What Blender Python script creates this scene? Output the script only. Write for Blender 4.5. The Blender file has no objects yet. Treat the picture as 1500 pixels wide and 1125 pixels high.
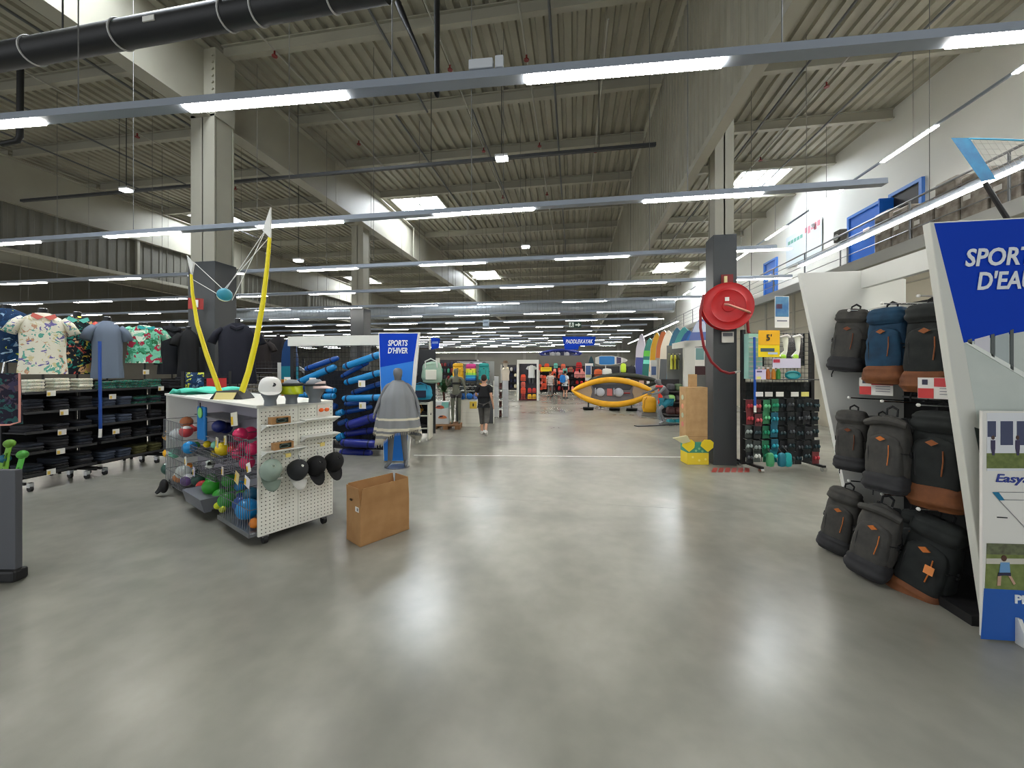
import bpy, bmesh, math, random
from mathutils import Matrix, Vector
sc = bpy.context.scene
COL = sc.collection
R = math.radians
PI = math.pi

# ---------------------------------------------------------------- camera, world, exposure
YAW = R(9.13); FPX = 560.0; EYE = 1.8
cam_d = bpy.data.cameras.new('camera'); cam_d.sensor_width = 36; cam_d.lens = FPX / 1500 * 36
cam_d.shift_y = -22.5 / 1500; cam_d.clip_end = 300
cam = bpy.data.objects.new('camera', cam_d); COL.objects.link(cam)
cam.location = (0, 0, EYE); cam.rotation_euler = (R(90), 0, YAW)
sc.camera = cam
sc.view_settings.view_transform = 'Standard'; sc.view_settings.look = 'None'
sc.view_settings.gamma = 1.0; sc.view_settings.use_curve_mapping = False
sc.view_settings.exposure = 0.46
w = bpy.data.worlds.new('world'); sc.world = w; w.use_nodes = True
w.node_tree.nodes['Background'].inputs[0].default_value = (0.93, 0.97, 1.0, 1)
w.node_tree.nodes['Background'].inputs[1].default_value = 1.0
LAMP_POWER = 30.0      # emission of the tube luminaires
SKY_POWER = 24.0       # daylight seen through the roof lights
sc.cycles.use_denoising = True
sc.cycles.max_bounces = 6; sc.cycles.diffuse_bounces = 4; sc.cycles.glossy_bounces = 3
sc.cycles.transparent_max_bounces = 12; sc.cycles.caustics_reflective = False; sc.cycles.caustics_refractive = False
sc.cycles.sample_clamp_indirect = 6.0; sc.cycles.filter_width = 1.15

# ---------------------------------------------------------------- places measured in the photograph (1500 x 1125), camera known
def ray(u, v):
    cx = (u - 750) / FPX; cz = -(v - 540) / FPX
    return Vector((cx * math.cos(YAW) - math.sin(YAW), math.cos(YAW) + cx * math.sin(YAW), cz))
def at_z(u, v, z=0.0):
    r = ray(u, v); return r * ((z - EYE) / r.z) + Vector((0, 0, EYE))
def at_y(u, v, y):
    r = ray(u, v); return r * (y / r.y) + Vector((0, 0, EYE))
def at_x(u, v, x):
    r = ray(u, v); return r * (x / r.x) + Vector((0, 0, EYE))
def at_d(u, v, d):
    return ray(u, v) * d + Vector((0, 0, EYE))

# ---------------------------------------------------------------- materials
def lin(c):
    return tuple(((x / 255) / 12.92 if x / 255 <= .04045 else ((x / 255 + .055) / 1.055) ** 2.4) for x in c)
_M = {}
def mat(c, rough=.6, metal=0., name=None, spec=.5, alpha=1., trans=0.):
    k = (tuple(c), rough, metal, name, spec, alpha, trans)
    if k in _M: return _M[k]
    m = bpy.data.materials.new(name or 'paint_%d_%d_%d' % tuple(int(x) for x in c)); m.use_nodes = True
    b = m.node_tree.nodes['Principled BSDF']
    b.inputs['Base Color'].default_value = (*lin(c), 1); b.inputs['Roughness'].default_value = rough
    b.inputs['Metallic'].default_value = metal; b.inputs['Specular IOR Level'].default_value = spec
    b.inputs['Alpha'].default_value = alpha; b.inputs['Transmission Weight'].default_value = trans
    _M[k] = m; return m
def emit(c, s, name):
    m = bpy.data.materials.new(name); m.use_nodes = True
    b = m.node_tree.nodes['Principled BSDF']
    b.inputs['Base Color'].default_value = (*lin(c), 1)
    b.inputs['Emission Color'].default_value = (*lin(c), 1); b.inputs['Emission Strength'].default_value = s
    return m
def nodes(m):
    nt = m.node_tree; return nt, nt.nodes, nt.links, nt.nodes['Principled BSDF']
def ramp(N, stops, interp='LINEAR'):
    r = N.new('ShaderNodeValToRGB'); e = r.color_ramp.elements; r.color_ramp.interpolation = interp
    while len(e) < len(stops): e.new(.5)
    for i, (p, c) in enumerate(stops):
        e[i].position = p; e[i].color = (*lin(c), 1) if max(c) > 1 else (*c, 1)
    return r
def speckle(name, base, cols, scale=6., rough=.85, sep=.5, dist=1.5):
    """printed cloth: blotches of several colours over a ground"""
    if name in _M: return _M[name]
    m = mat(base, rough, 0, name); nt, N, L, b = nodes(m)
    tc = N.new('ShaderNodeTexCoord'); n1 = N.new('ShaderNodeTexNoise'); n1.inputs['Scale'].default_value = scale * .8
    n1.inputs['Detail'].default_value = 3; n1.inputs['Distortion'].default_value = dist
    vo = N.new('ShaderNodeTexVoronoi'); vo.inputs['Scale'].default_value = scale
    mx = N.new('ShaderNodeMix'); mx.data_type = 'RGBA'
    n = len(cols)
    cr = ramp(N, [(i / n, c) for i, c in enumerate(cols)], 'CONSTANT')
    th = ramp(N, [(0, (0, 0, 0)), (sep, (1, 1, 1))], 'CONSTANT')
    L.new(tc.outputs['Object'], n1.inputs['Vector']); L.new(tc.outputs['Object'], vo.inputs['Vector'])
    L.new(n1.outputs['Fac'], th.inputs['Fac']); L.new(vo.outputs['Color'], cr.inputs['Fac'])
    L.new(th.outputs['Color'], mx.inputs['Factor']); mx.inputs['A'].default_value = (*lin(base), 1)
    L.new(cr.outputs['Color'], mx.inputs['B']); L.new(mx.outputs['Result'], b.inputs['Base Color'])
    _M[name] = m; return m
def stripes(name, cols, axis='Z', scale=1., rough=.8, stops=None):
    """bands of colour along one object axis (position in metres * scale)"""
    if name in _M: return _M[name]
    m = mat(cols[0], rough, 0, name); nt, N, L, b = nodes(m)
    tc = N.new('ShaderNodeTexCoord'); sx = N.new('ShaderNodeSeparateXYZ'); ma = N.new('ShaderNodeMath'); ma.operation = 'MULTIPLY'
    ma.inputs[1].default_value = scale
    n = len(cols); st = stops or [i / n for i in range(n)]
    cr = ramp(N, list(zip(st, cols)), 'CONSTANT')
    L.new(tc.outputs['Object'], sx.inputs[0]); L.new(sx.outputs[axis], ma.inputs[0]); L.new(ma.outputs[0], cr.inputs['Fac'])
    L.new(cr.outputs['Color'], b.inputs['Base Color']); _M[name] = m; return m
def mottled(name, c1, c2, scale=4., rough=.7, bump=0., bscale=60., detail=4, metal=0):
    if name in _M: return _M[name]
    m = mat(c1, rough, metal, name); nt, N, L, b = nodes(m)
    tc = N.new('ShaderNodeTexCoord'); n1 = N.new('ShaderNodeTexNoise'); n1.inputs['Scale'].default_value = scale; n1.inputs['Detail'].default_value = detail
    cr = ramp(N, [(.35, c1), (.65, c2)])
    L.new(tc.outputs['Object'], n1.inputs['Vector']); L.new(n1.outputs['Fac'], cr.inputs['Fac']); L.new(cr.outputs['Color'], b.inputs['Base Color'])
    if bump:
        n2 = N.new('ShaderNodeTexNoise'); n2.inputs['Scale'].default_value = bscale; bp = N.new('ShaderNodeBump'); bp.inputs['Strength'].default_value = bump
        bp.inputs['Distance'].default_value = .01
        L.new(tc.outputs['Object'], n2.inputs['Vector']); L.new(n2.outputs['Fac'], bp.inputs['Height']); L.new(bp.outputs['Normal'], b.inputs['Normal'])
    _M[name] = m; return m

WHITE = mat((228, 228, 222), .45, name='white_paint')
OFFW = mat((214, 214, 206), .5, name='off_white_paint')
BLACK = mat((22, 22, 24), .55, name='black_plastic')
DARK = mat((46, 48, 50), .55, name='dark_grey_metal')
STEEL = mat((150, 152, 154), .35, .8, name='grey_steel')
CHROME = mat((205, 207, 210), .18, 1., name='chrome')
BLUE = mat((0, 60, 186), .6, 0, 'sign_blue', .2)
LBLUE = mat((34, 126, 224), .6, name='sign_light_blue')
RED = mat((176, 14, 20), .4, name='fire_red')
YEL = mat((244, 214, 20), .55, name='sign_yellow')
CARD = mottled('cardboard', (172, 130, 84), (160, 118, 74), 6, .85)
PAPER = mat((232, 230, 224), .6, name='paper')
INK = mat((40, 40, 44), .7, name='ink')

# ---------------------------------------------------------------- mesh builder
class MB:
    def __init__(s): s.v = []; s.f = []
    def add(s, vs, fs, M=None):
        o = len(s.v)
        for p in vs:
            p = Vector(p); s.v.append(M @ p if M is not None else p)
        s.f += [tuple(i + o for i in f) for f in fs]
        return s
    def box(s, c, d, rz=0, M=None):
        x, y, z = d[0] / 2, d[1] / 2, d[2] / 2
        vs = [(-x, -y, -z), (x, -y, -z), (x, y, -z), (-x, y, -z), (-x, -y, z), (x, -y, z), (x, y, z), (-x, y, z)]
        T = Matrix.Translation(c) @ Matrix.Rotation(rz, 4, 'Z')
        if M is not None: T = M @ T
        return s.add(vs, [(3, 2, 1, 0), (4, 5, 6, 7), (0, 1, 5, 4), (1, 2, 6, 5), (2, 3, 7, 6), (3, 0, 4, 7)], T)
    def bx(s, x0, x1, y0, y1, z0, z1, M=None):
        return s.box(((x0 + x1) / 2, (y0 + y1) / 2, (z0 + z1) / 2), (abs(x1 - x0), abs(y1 - y0), abs(z1 - z0)), 0, M)
    def cyl(s, p0, p1, r0, r1=None, n=12, caps=True):
        return s.tube([p0, p1], [r0, r0 if r1 is None else r1], n, caps=caps)
    def tube(s, pts, r, n=8, caps=True, closed=False, flat=1.):
        pts = [Vector(p) for p in pts]; m = len(pts)
        rs = list(r) if isinstance(r, (list, tuple)) else [r] * m
        o = len(s.v); up = None
        for i in range(m):
            a = pts[(i - 1) % m] if (closed or i > 0) else pts[i]; c = pts[(i + 1) % m] if (closed or i < m - 1) else pts[i]
            t = (c - a)
            t = t.normalized() if t.length > 1e-9 else Vector((0, 0, 1))
            if up is None: up = Vector((0, 0, 1)) if abs(t.z) < .9 else Vector((0, 1, 0))
            x = t.cross(up)
            if x.length < 1e-6: x = t.cross(Vector((1, 0, 0)))
            x.normalize(); y = x.cross(t).normalized(); up = y
            for k in range(n):
                an = 2 * PI * k / n; s.v.append(pts[i] + (x * math.cos(an) + y * math.sin(an) * flat) * rs[i])
        for i in range(m if closed else m - 1):
            j = (i + 1) % m
            for k in range(n):
                l = (k + 1) % n; s.f.append((o + i * n + k, o + i * n + l, o + j * n + l, o + j * n + k))
        if caps and not closed:
            s.f.append(tuple(o + k for k in range(n))[::-1]); s.f.append(tuple(o + (m - 1) * n + k for k in range(n)))
        return s
    def ell(s, c, r, nu=16, nv=10, M=None):
        if isinstance(r, (int, float)): r = (r, r, r)
        prof = [(math.sin(PI * i / nv), -math.cos(PI * i / nv)) for i in range(nv + 1)]
        T = Matrix.Translation(c) @ Matrix.Diagonal((*r, 1))
        if M is not None: T = M @ T
        return s.lathe(prof, nu, T)
    def lathe(s, prof, n=20, M=None):
        vs = []; fs = []
        for (r, z) in prof:
            for k in range(n): vs.append((max(r, 1e-5) * math.cos(2 * PI * k / n), max(r, 1e-5) * math.sin(2 * PI * k / n), z))
        for i in range(len(prof) - 1):
            for k in range(n):
                l = (k + 1) % n; fs.append((i * n + k, i * n + l, (i + 1) * n + l, (i + 1) * n + k))
        fs.append(tuple(range(n))[::-1]); fs.append(tuple(range((len(prof) - 1) * n, len(prof) * n)))
        return s.add(vs, fs, M)
    def prism(s, poly, h0, h1, plane='XY', M=None):
        n = len(poly)
        def P(a, b, h): return {'XY': (a, b, h), 'XZ': (a, h, b), 'YZ': (h, a, b)}[plane]
        vs = [P(a, b, h0) for a, b in poly] + [P(a, b, h1) for a, b in poly]
        fs = [tuple(range(n))[::-1], tuple(range(n, 2 * n))] + [(i, (i + 1) % n, n + (i + 1) % n, n + i) for i in range(n)]
        return s.add(vs, fs, M)
    def grid(s, fn, nu, nv, cu=False, M=None):
        vs = [fn(i / (nu if cu else nu - 1), j / (nv - 1)) for j in range(nv) for i in range(nu)]
        fs = []
        for j in range(nv - 1):
            for i in range(nu if cu else nu - 1):
                k = (i + 1) % nu; fs.append((j * nu + i, j * nu + k, (j + 1) * nu + k, (j + 1) * nu + i))
        return s.add(vs, fs, M)
    def build(s, name, m, parent=None, smooth=False, bevel=0, sub=0, solid=0, seg=2, loc=None, rz=None):
        me = bpy.data.meshes.new(name); me.from_pydata([tuple(p) for p in s.v], [], s.f); me.update()
        bm = bmesh.new(); bm.from_mesh(me); bmesh.ops.recalc_face_normals(bm, faces=bm.faces); bm.to_mesh(me); bm.free()
        if smooth:
            me.polygons.foreach_set('use_smooth', [True] * len(me.polygons)); me.update()
            try: me.set_sharp_from_angle(angle=R(40))
            except Exception: pass
        me.materials.append(m)
        o = bpy.data.objects.new(name, me); COL.objects.link(o)
        if parent is not None: o.parent = parent
        if loc is not None: o.location = loc
        if rz is not None: o.rotation_euler = (0, 0, rz)
        if solid: md = o.modifiers.new('solid', 'SOLIDIFY'); md.thickness = solid; md.offset = 0
        if bevel: md = o.modifiers.new('bevel', 'BEVEL'); md.width = bevel; md.segments = seg; md.limit_method = 'ANGLE'
        if sub: md = o.modifiers.new('sub', 'SUBSURF'); md.levels = sub; md.render_levels = sub
        return o

def tag(o, label=None, cat=None, group=None, kind=None):
    if label: o['label'] = label
    if cat: o['category'] = cat
    if group: o['group'] = group
    if kind: o['kind'] = kind
    return o
def thing(name, label, cat, loc=(0, 0, 0), rz=0, group=None):
    o = bpy.data.objects.new(name, None); COL.objects.link(o); o.empty_display_size = .05
    o.location = loc; o.rotation_euler = (0, 0, rz)
    return tag(o, label, cat, group)
def struct(o, label=None):
    o['kind'] = 'structure'
    if label: o['label'] = label
    return o
_KIDS = {}
def kids(o): return [c for c in COL.objects if c.parent is o]
def dup(root, loc, rz=None, label=None, group=None, scale=None, mats=None):
    """copy of a thing with copies of its parts and sub-parts; mats maps part name -> material"""
    r = root.copy(); COL.objects.link(r); r.location = loc
    if rz is not None: r.rotation_euler = (0, 0, rz) if isinstance(rz, (int, float)) else rz
    if scale is not None: r.scale = (scale,) * 3 if isinstance(scale, (int, float)) else scale
    if label: r['label'] = label
    if group: r['group'] = group
    def setm(c):
        if mats:
            k = c.name.split('.')[0]
            if k in mats and c.type == 'MESH':
                c.material_slots[0].link = 'OBJECT'; c.material_slots[0].material = mats[k]
    setm(r)
    if root.name not in _KIDS: _KIDS[root.name] = [(ch, kids(ch)) for ch in kids(root)]
    for ch, gs in _KIDS[root.name]:
        c = ch.copy(); COL.objects.link(c); c.parent = r; setm(c)
        for g in gs:
            d = g.copy(); COL.objects.link(d); d.parent = c; setm(d)
    return r
def text(name, s, size, m, parent, loc, rot=(R(90), 0, 0), italic=0., bold=.0, sx=1., align='CENTER', depth=.002, width=None):
    cu = bpy.data.curves.new(name, 'FONT'); cu.body = s; cu.size = size; cu.shear = italic; cu.offset = bold; cu.extrude = depth
    cu.align_x = align; cu.align_y = 'CENTER'; cu.resolution_u = 3; cu.space_line = .95
    t = bpy.data.objects.new(name + '_curve', cu); COL.objects.link(t)
    dg = bpy.context.evaluated_depsgraph_get(); me = bpy.data.meshes.new_from_object(t.evaluated_get(dg))
    COL.objects.unlink(t); bpy.data.objects.remove(t)
    me.materials.clear(); me.materials.append(m); me.name = name
    if width:
        xs = [v.co.x for v in me.vertices]; sx = width / max(1e-6, max(xs) - min(xs))
    o = bpy.data.objects.new(name, me); COL.objects.link(o); o.parent = parent; o.location = loc; o.rotation_euler = rot; o.scale = (sx, 1, 1)
    return o

def plate(parent, pts, mm, name, base, back=.004, n=None):
    """thin printed patch through world points, set off along n"""
    pts = [Vector(p) for p in pts]; n = Vector(n or (0, -1, 0))
    k = len(pts); vs = [p - base for p in pts] + [p - base - n * back for p in pts]
    return MB().add(vs, [tuple(range(k)), tuple(range(k, 2 * k))[::-1]] + [(i, (i + 1) % k, k + (i + 1) % k, k + i) for i in range(k)]).build(name, mm, parent)
# ================================================================ STRUCTURE
# ---- floor
fm = mat((150, 148, 138), .3, 0, 'polished_concrete')
nt, N, L, b = nodes(fm)
tc = N.new('ShaderNodeTexCoord')
def noise_(sc_, det, dist=0.):
    n = N.new('ShaderNodeTexNoise'); n.inputs['Scale'].default_value = sc_; n.inputs['Detail'].default_value = det; n.inputs['Distortion'].default_value = dist
    L.new(tc.outputs['Object'], n.inputs['Vector']); return n
def rng(node, a, b_, lo, hi):
    r = N.new('ShaderNodeMapRange'); r.inputs['From Min'].default_value = a; r.inputs['From Max'].default_value = b_; r.inputs['To Min'].default_value = lo; r.inputs['To Max'].default_value = hi
    L.new(node.outputs[0], r.inputs['Value']); return r
big = rng(noise_(.5, 4, .5), .3, .7, 0, 1); fine = rng(noise_(5, 3), .3, .7, .93, 1.05)
mx = N.new('ShaderNodeMix'); mx.data_type = 'RGBA'; mx.inputs['A'].default_value = (*lin((120, 120, 111)), 1); mx.inputs['B'].default_value = (*lin((158, 156, 146)), 1)
L.new(big.outputs[0], mx.inputs['Factor'])
m2 = N.new('ShaderNodeMix'); m2.data_type = 'RGBA'; m2.blend_type = 'MULTIPLY'; m2.inputs['Factor'].default_value = 1
L.new(mx.outputs['Result'], m2.inputs['A']); L.new(fine.outputs[0], m2.inputs['B']); L.new(m2.outputs['Result'], b.inputs['Base Color'])
b.inputs['Roughness'].default_value = .245
b.inputs['Specular IOR Level'].default_value = .5
floor = struct(MB().bx(-38, 12, -9, 47, -.2, 0).build('floor', fm), 'polished grey concrete floor')
a = at_z(606, 667); c = at_z(1002, 669.5)
d = (c - a); mbx = MB().box(((a + c) / 2)[:2] + (.0015,), (d.length, .045, .003), math.atan2(d.y, d.x)); mbx.build('joint_strip', mat((225, 225, 218), .4), floor)
for i in range(6):
    p = at_z(1046 + i * 9.5, 688.5); MB().prism([(-.1, -.16), (-.02, -.16), (.12, .16), (.04, .16)], .0005, .002, M=Matrix.Translation((p.x, p.y, 0))).build('red_floor_stripe', mat((150, 60, 52), .6), floor)
MB().box((0, 5.2, .0006), (18, .005, .0008)).build('saw_joint', mat((126, 125, 116), .5), floor)

# ---- roof: corrugated sheet, purlins, girders
ZR = 9.3
sheet = mottled('roof_sheet', (164, 160, 144), (152, 148, 132), 1.2, .55)
steelp = mottled('painted_steel', (166, 163, 148), (156, 152, 138), .7, .5)
mb = MB(); x = -38.; prof = []
while x < 9.3:
    prof += [(x, ZR), (x + .15, ZR), (x + .18, ZR + .07), (x + .27, ZR + .07)]; x += .30
n = len(prof)
mb.add([(a_, -9, z_) for a_, z_ in prof] + [(a_, 47, z_) for a_, z_ in prof], [(i, i + 1, n + i + 1, n + i) for i in range(n - 1)])
ceiling = struct(mb.build('ceiling', sheet, solid=.01), 'corrugated pale steel roof sheets')
BAYS = [(-29.9, -19.1), (-18.9, -8.35), (-8.05, 2.2), (2.4, 9.1)]
for bi, (x0, x1) in enumerate(BAYS):
    pm = MB().bx(x0, x1, -.07, .07, 9.0, 9.03).bx(x0, x1, -.012, .012, 9.03, 9.27).bx(x0, x1, -.07, .07, 9.27, 9.295)
    src = None
    for k in range(-3, 16):
        if src is None: src = pm.build('purlin', steelp, ceiling); o = src
        else: o = src.copy(); COL.objects.link(o)
        o.location = (0, 7.74 + 2.45 * k, 0)
def girder(X, z0=7.45, z1=9.0):
    mb = MB().bx(X - .18, X + .18, -9, 46, z0, z0 + .04).bx(X - .012, X + .012, -9, 46, z0 + .04, z1 - .03).bx(X - .18, X + .18, -9, 46, z1 - .03, z1)
    o = struct(mb.build('roof_girder', steelp)); return o
g0 = girder(-8.2); g0['label'] = 'deep steel girder resting on the column beside the sports shelves'
g1 = girder(-19.); g1['label'] = 'deep steel girder above the hanging ribbed cladding beyond the clothes shelves'
g2 = girder(-30.); g2['label'] = 'deep steel girder past the hanging ribbed cladding, lit by roof light'
for y in (12, 18.4, 24.8, 31.2):
    MB().bx(-8.03, -8.01, y - .05, y + .05, 7.5, 8.95).build('stiffener', steelp, g0)
def cladding(X, z0, z1, name, label, pitch=.25, side=-1):
    prof = []; y = -9.
    while y < 46: prof += [(X, y), (X, y + pitch * .55), (X + .03, y + pitch * .62), (X + .03, y + pitch * .93)]; y += pitch
    n = len(prof); mb = MB()
    mb.add([(a_, b_, z0) for a_, b_ in prof] + [(a_, b_, z1) for a_, b_ in prof], [(i, i + 1, n + i + 1, n + i) for i in range(n - 1)])
    o = struct(mb.build(name, sheet, solid=.008), label)
    MB().bx(X - .05, X + .12, -9, 46, z0 - .12, z0).build('edge_trim', steelp, o)
    return o
cr_ = cladding(2.26, 5.68, 9.2, 'wall_upper_right', 'hanging ribbed steel cladding beside the hose column')
cl_ = cladding(-19.05, 5.9, 7.45, 'wall_upper_left', 'hanging dark ribbed cladding below the roof beyond the clothes shelves', .33)
cl_.material_slots[0].material = mottled('dark_sheet', (112, 110, 100), (104, 102, 92), 1.2, .6)
for y in (4.7, 9, 14, 19.4, 25): MB().bx(-18.98, -18.88, y - .05, y + .05, 5.9, 7.45).build('post', steelp, cl_)
# far left second curtain and walls
wl = struct(MB().bx(-37.6, -37.4, -9, 47, 0, 9.3).build('wall_left', mottled('grey_wall', (120, 118, 110), (112, 110, 102), .5, .7)))
wf = struct(MB().bx(-37.4, 9.1, 46, 46.2, 0, 9.3).build('wall_far', mottled('far_wall', (118, 118, 112), (110, 110, 104), .4, .7)), 'grey far wall behind the boats')
for xx in (-24, -18, -12, -6, 0, 5): MB().bx(xx, xx + .3, 45.85, 46, 0, 9.2).build('pilaster', mat((128, 128, 122), .7), wf)
whitewall = mottled('white_wall', (226, 226, 220), (216, 216, 210), .3, .6)
wr = struct(MB().bx(9.1, 9.35, -9, 46, 0, 9.4).build('wall_right', whitewall), 'tall white plastered wall above the gallery')

# ---- columns
def column(X, Y, label, sx=.34, sy=.62, ztop=7.5, wrap=4.2):
    # H profile, flanges face the aisle, dark painted sheath low down
    mb = MB().bx(-sx / 2, sx / 2, -sy / 2, -sy / 2 + .03, wrap - .02, ztop).bx(-sx / 2, sx / 2, sy / 2 - .03, sy / 2, wrap - .02, ztop).bx(-.012, .012, -sy / 2, sy / 2, wrap - .02, ztop)
    mb.bx(-sx / 2 + .01, sx / 2 - .01, -sy / 2 + .05, sy / 2 - .05, wrap - .02, ztop - .02)
    t = thing('steel_column', label, 'column', (X, Y, 0)); t['kind'] = 'structure'
    mb.build('shaft', steelp, t)
    MB().bx(-sx / 2 - .04, sx / 2 + .04, -sy / 2 - .03, sy / 2 + .03, 0, wrap).build('dark_sheath', mat((62, 65, 67), .5), t, bevel=.01)
    return t
c_left = column(-8.22, 7.62, 'tall steel column with dark grey base beside the clothes shelves', .62, .5)
mb = MB()
for i in range(9):
    for dx in (-.27, .27): mb.cyl((dx, -.28, 7.6 + i * .15), (dx, -.25, 7.6 + i * .15), .03, n=6)
mb.bx(-.33, .33, -.25, .25, 7.45, 8.98); mb.build('bolted_end_plate', steelp, c_left)
c_right = column(2.785, 7.86, 'steel column with dark grey base that carries the red hose reel', .33, .36, 9.1, 4.3)
for i, (X, Y, la) in enumerate(((-8.5, 14.3, 'steel column rising behind the wintersport display'),)):
    column(X, Y, la, .5, .5)

# ---- roof lights
skym = emit((238, 246, 255), SKY_POWER, 'rooflight_daylight')
for i, (x0, x1, y0, y1) in enumerate(((-7.9, -5.8, 15.7, 18.0), (6.3, 8.0, 15.6, 17.6), (-7.9, -5.9, 28.4, 31.0), (6.0, 8.0, 28.2, 31.0), (-29.2, -27.2, 8.5, 11.5), (-18.4, -16.4, 15.7, 18.0), (-7.9, -5.8, 3.0, 5.4), (6.3, 8.0, 3.0, 5.4), (-18.4, -16.4, 28.4, 31.0))):
    wdw = struct(MB().bx(x0, x1, y0, y1, 9.285, 9.297).build('window_%d' % (i + 1), skym), 'bright roof light between the purlins')
    for (a0, a1, b0, b1) in ((x0 - .08, x0, y0 - .08, y1 + .08), (x1, x1 + .08, y0 - .08, y1 + .08), (x0, x1, y0 - .08, y0), (x0, x1, y1, y1 + .08), ((x0 + x1) / 2 - .03, (x0 + x1) / 2 + .03, y0, y1)):
        MB().bx(a0, a1, b0, b1, 9.2, 9.3).build('window_frame', steelp, wdw)

# ---- gallery on the right wall
ZG = 4.65; XG = 7.5
gal = struct(MB().bx(XG, 9.1, 2, 46, ZG - .2, ZG).build('gallery_floor', mat((186, 186, 180), .6)), 'raised gallery slab along the white wall')
MB().bx(XG - .03, XG, 2, 46, ZG - .22, ZG + .06).build('edge_angle', mat((196, 197, 194), .5), gal)
uw = struct(MB().bx(XG + .25, XG + .4, 2, 46, 0, ZG - .2).build('wall_gallery', mottled('beige_panel', (196, 190, 172), (188, 182, 164), .6, .7)), 'beige panelled wall below the gallery')
for y in range(3, 46, 2): MB().bx(XG + .21, XG + .25, y - .06, y + .06, 0, ZG - .2).build('panel_post', mat((176, 172, 158), .6), uw)
for z in (3.2, 3.8): MB().bx(XG + .22, XG + .25, 2, 46, z, z + .03).build('panel_rail', mat((170, 166, 152), .6), uw)
for y0 in (12.2, 14.4, 17.2, 20): 
    MB().bx(XG + .2, XG + .25, y0, y0 + 1.1, 1.9, 3.0).build('dark_window', mat((34, 40, 46), .15), uw)
rail = struct(MB().cyl((XG + .04, 2, ZG + .96), (XG + .04, 46, ZG + .96), .025, n=8).build('gallery_handrail', STEEL), 'steel handrail along the gallery edge')
for z in (.3, .55, .77): MB().cyl((XG + .04, 2, ZG + z), (XG + .04, 46, ZG + z), .012, n=6).build('rail_bar', STEEL, rail)
pst = None
for y in range(2, 46):
    if y % 2 == 0:
        if pst is None: pst = MB().cyl((XG + .04, 0, ZG), (XG + .04, 0, ZG + .96), .022, n=8).build('rail_post', STEEL, rail); o = pst
        else: o = pst.copy(); COL.objects.link(o)
        o.location = (0, y, 0)
dblue = mat((8, 94, 190), .45, name='door_blue'); dframe = mat((70, 124, 206), .45, name='door_frame_blue')
for i, (y0, y1, op) in enumerate(((11.7, 12.6, 1), (13.05, 14.3, 0), (19.0, 20.0, 0))):
    dr = struct(MB().bx(9.06, 9.11, y0, y1, ZG, 6.75).build('door_%d' % (i + 1), mat((26, 22, 18), .6) if op else dblue), 'open dark doorway with blue frame on the gallery' if op else 'blue gallery door' + (' near the small wall box' if i == 1 else ' past the wall chart'))
    MB().bx(9.02, 9.1, y0 - .09, y0, ZG, 6.84).bx(9.02, 9.1, y1, y1 + .09, ZG, 6.84).bx(9.02, 9.1, y0, y1, 6.75, 6.84).build('door_frame', dframe, dr)
    if not op:
        MB().bx(9.03, 9.07, y0 + .1, y0 + .14, ZG + .95, ZG + 1.1).build('door_handle', STEEL, dr)
        MB().bx(9.04, 9.06, y0 + .4, y0 + .65, ZG + 1.2, ZG + 1.55).build('notice', PAPER, dr)
    else:
        MB().bx(8.7, 9.06, y1 - .05, y1, ZG, 6.7).build('door_leaf', dblue, dr)
# ================================================================ LIGHT RAILS AND CEILING SERVICES
lampm = emit((255, 250, 240), LAMP_POWER, 'lamp_tube_light'); nt, N, L, b = nodes(lampm)
tc = N.new('ShaderNodeTexCoord'); wv = N.new('ShaderNodeTexWave'); wv.bands_direction = 'X'; wv.inputs['Scale'].default_value = 8.4
mr = N.new('ShaderNodeMapRange'); mr.inputs['To Min'].default_value = LAMP_POWER * .008; mr.inputs['To Max'].default_value = LAMP_POWER * 1.8
L.new(tc.outputs['Object'], wv.inputs['Vector']); L.new(wv.outputs['Fac'], mr.inputs['Value']); L.new(mr.outputs['Result'], b.inputs['Emission Strength'])
railm = mat((150, 158, 170), .4, .2, name='rail_aluminium')
LL = 1.52; PER = 3.08
lamp0 = [None]
def lamp_at(par, x, y=0, z=0, rz=0, sx=1):
    if lamp0[0] is None:
        o = MB().prism([(-.052, 0), (-.045, -.016), (.045, -.016), (.052, 0)], -LL / 2, LL / 2, 'YZ').build('lamp_tube', lampm, par); lamp0[0] = o
    else:
        o = lamp0[0].copy(); COL.objects.link(o); o.parent = par
    o.location = (x, y, z); o.rotation_euler = (0, 0, rz); o.scale = (sx, 1, 1)
    return o
ORD = ['first', 'second', 'third', 'fourth', 'fifth', 'sixth', 'seventh', 'eighth', 'ninth', 'tenth', 'eleventh', 'twelfth', 'thirteenth', 'fourteenth', 'fifteenth']
rows = [2.93 + 2.68 * k for k in range(15)]
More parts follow.
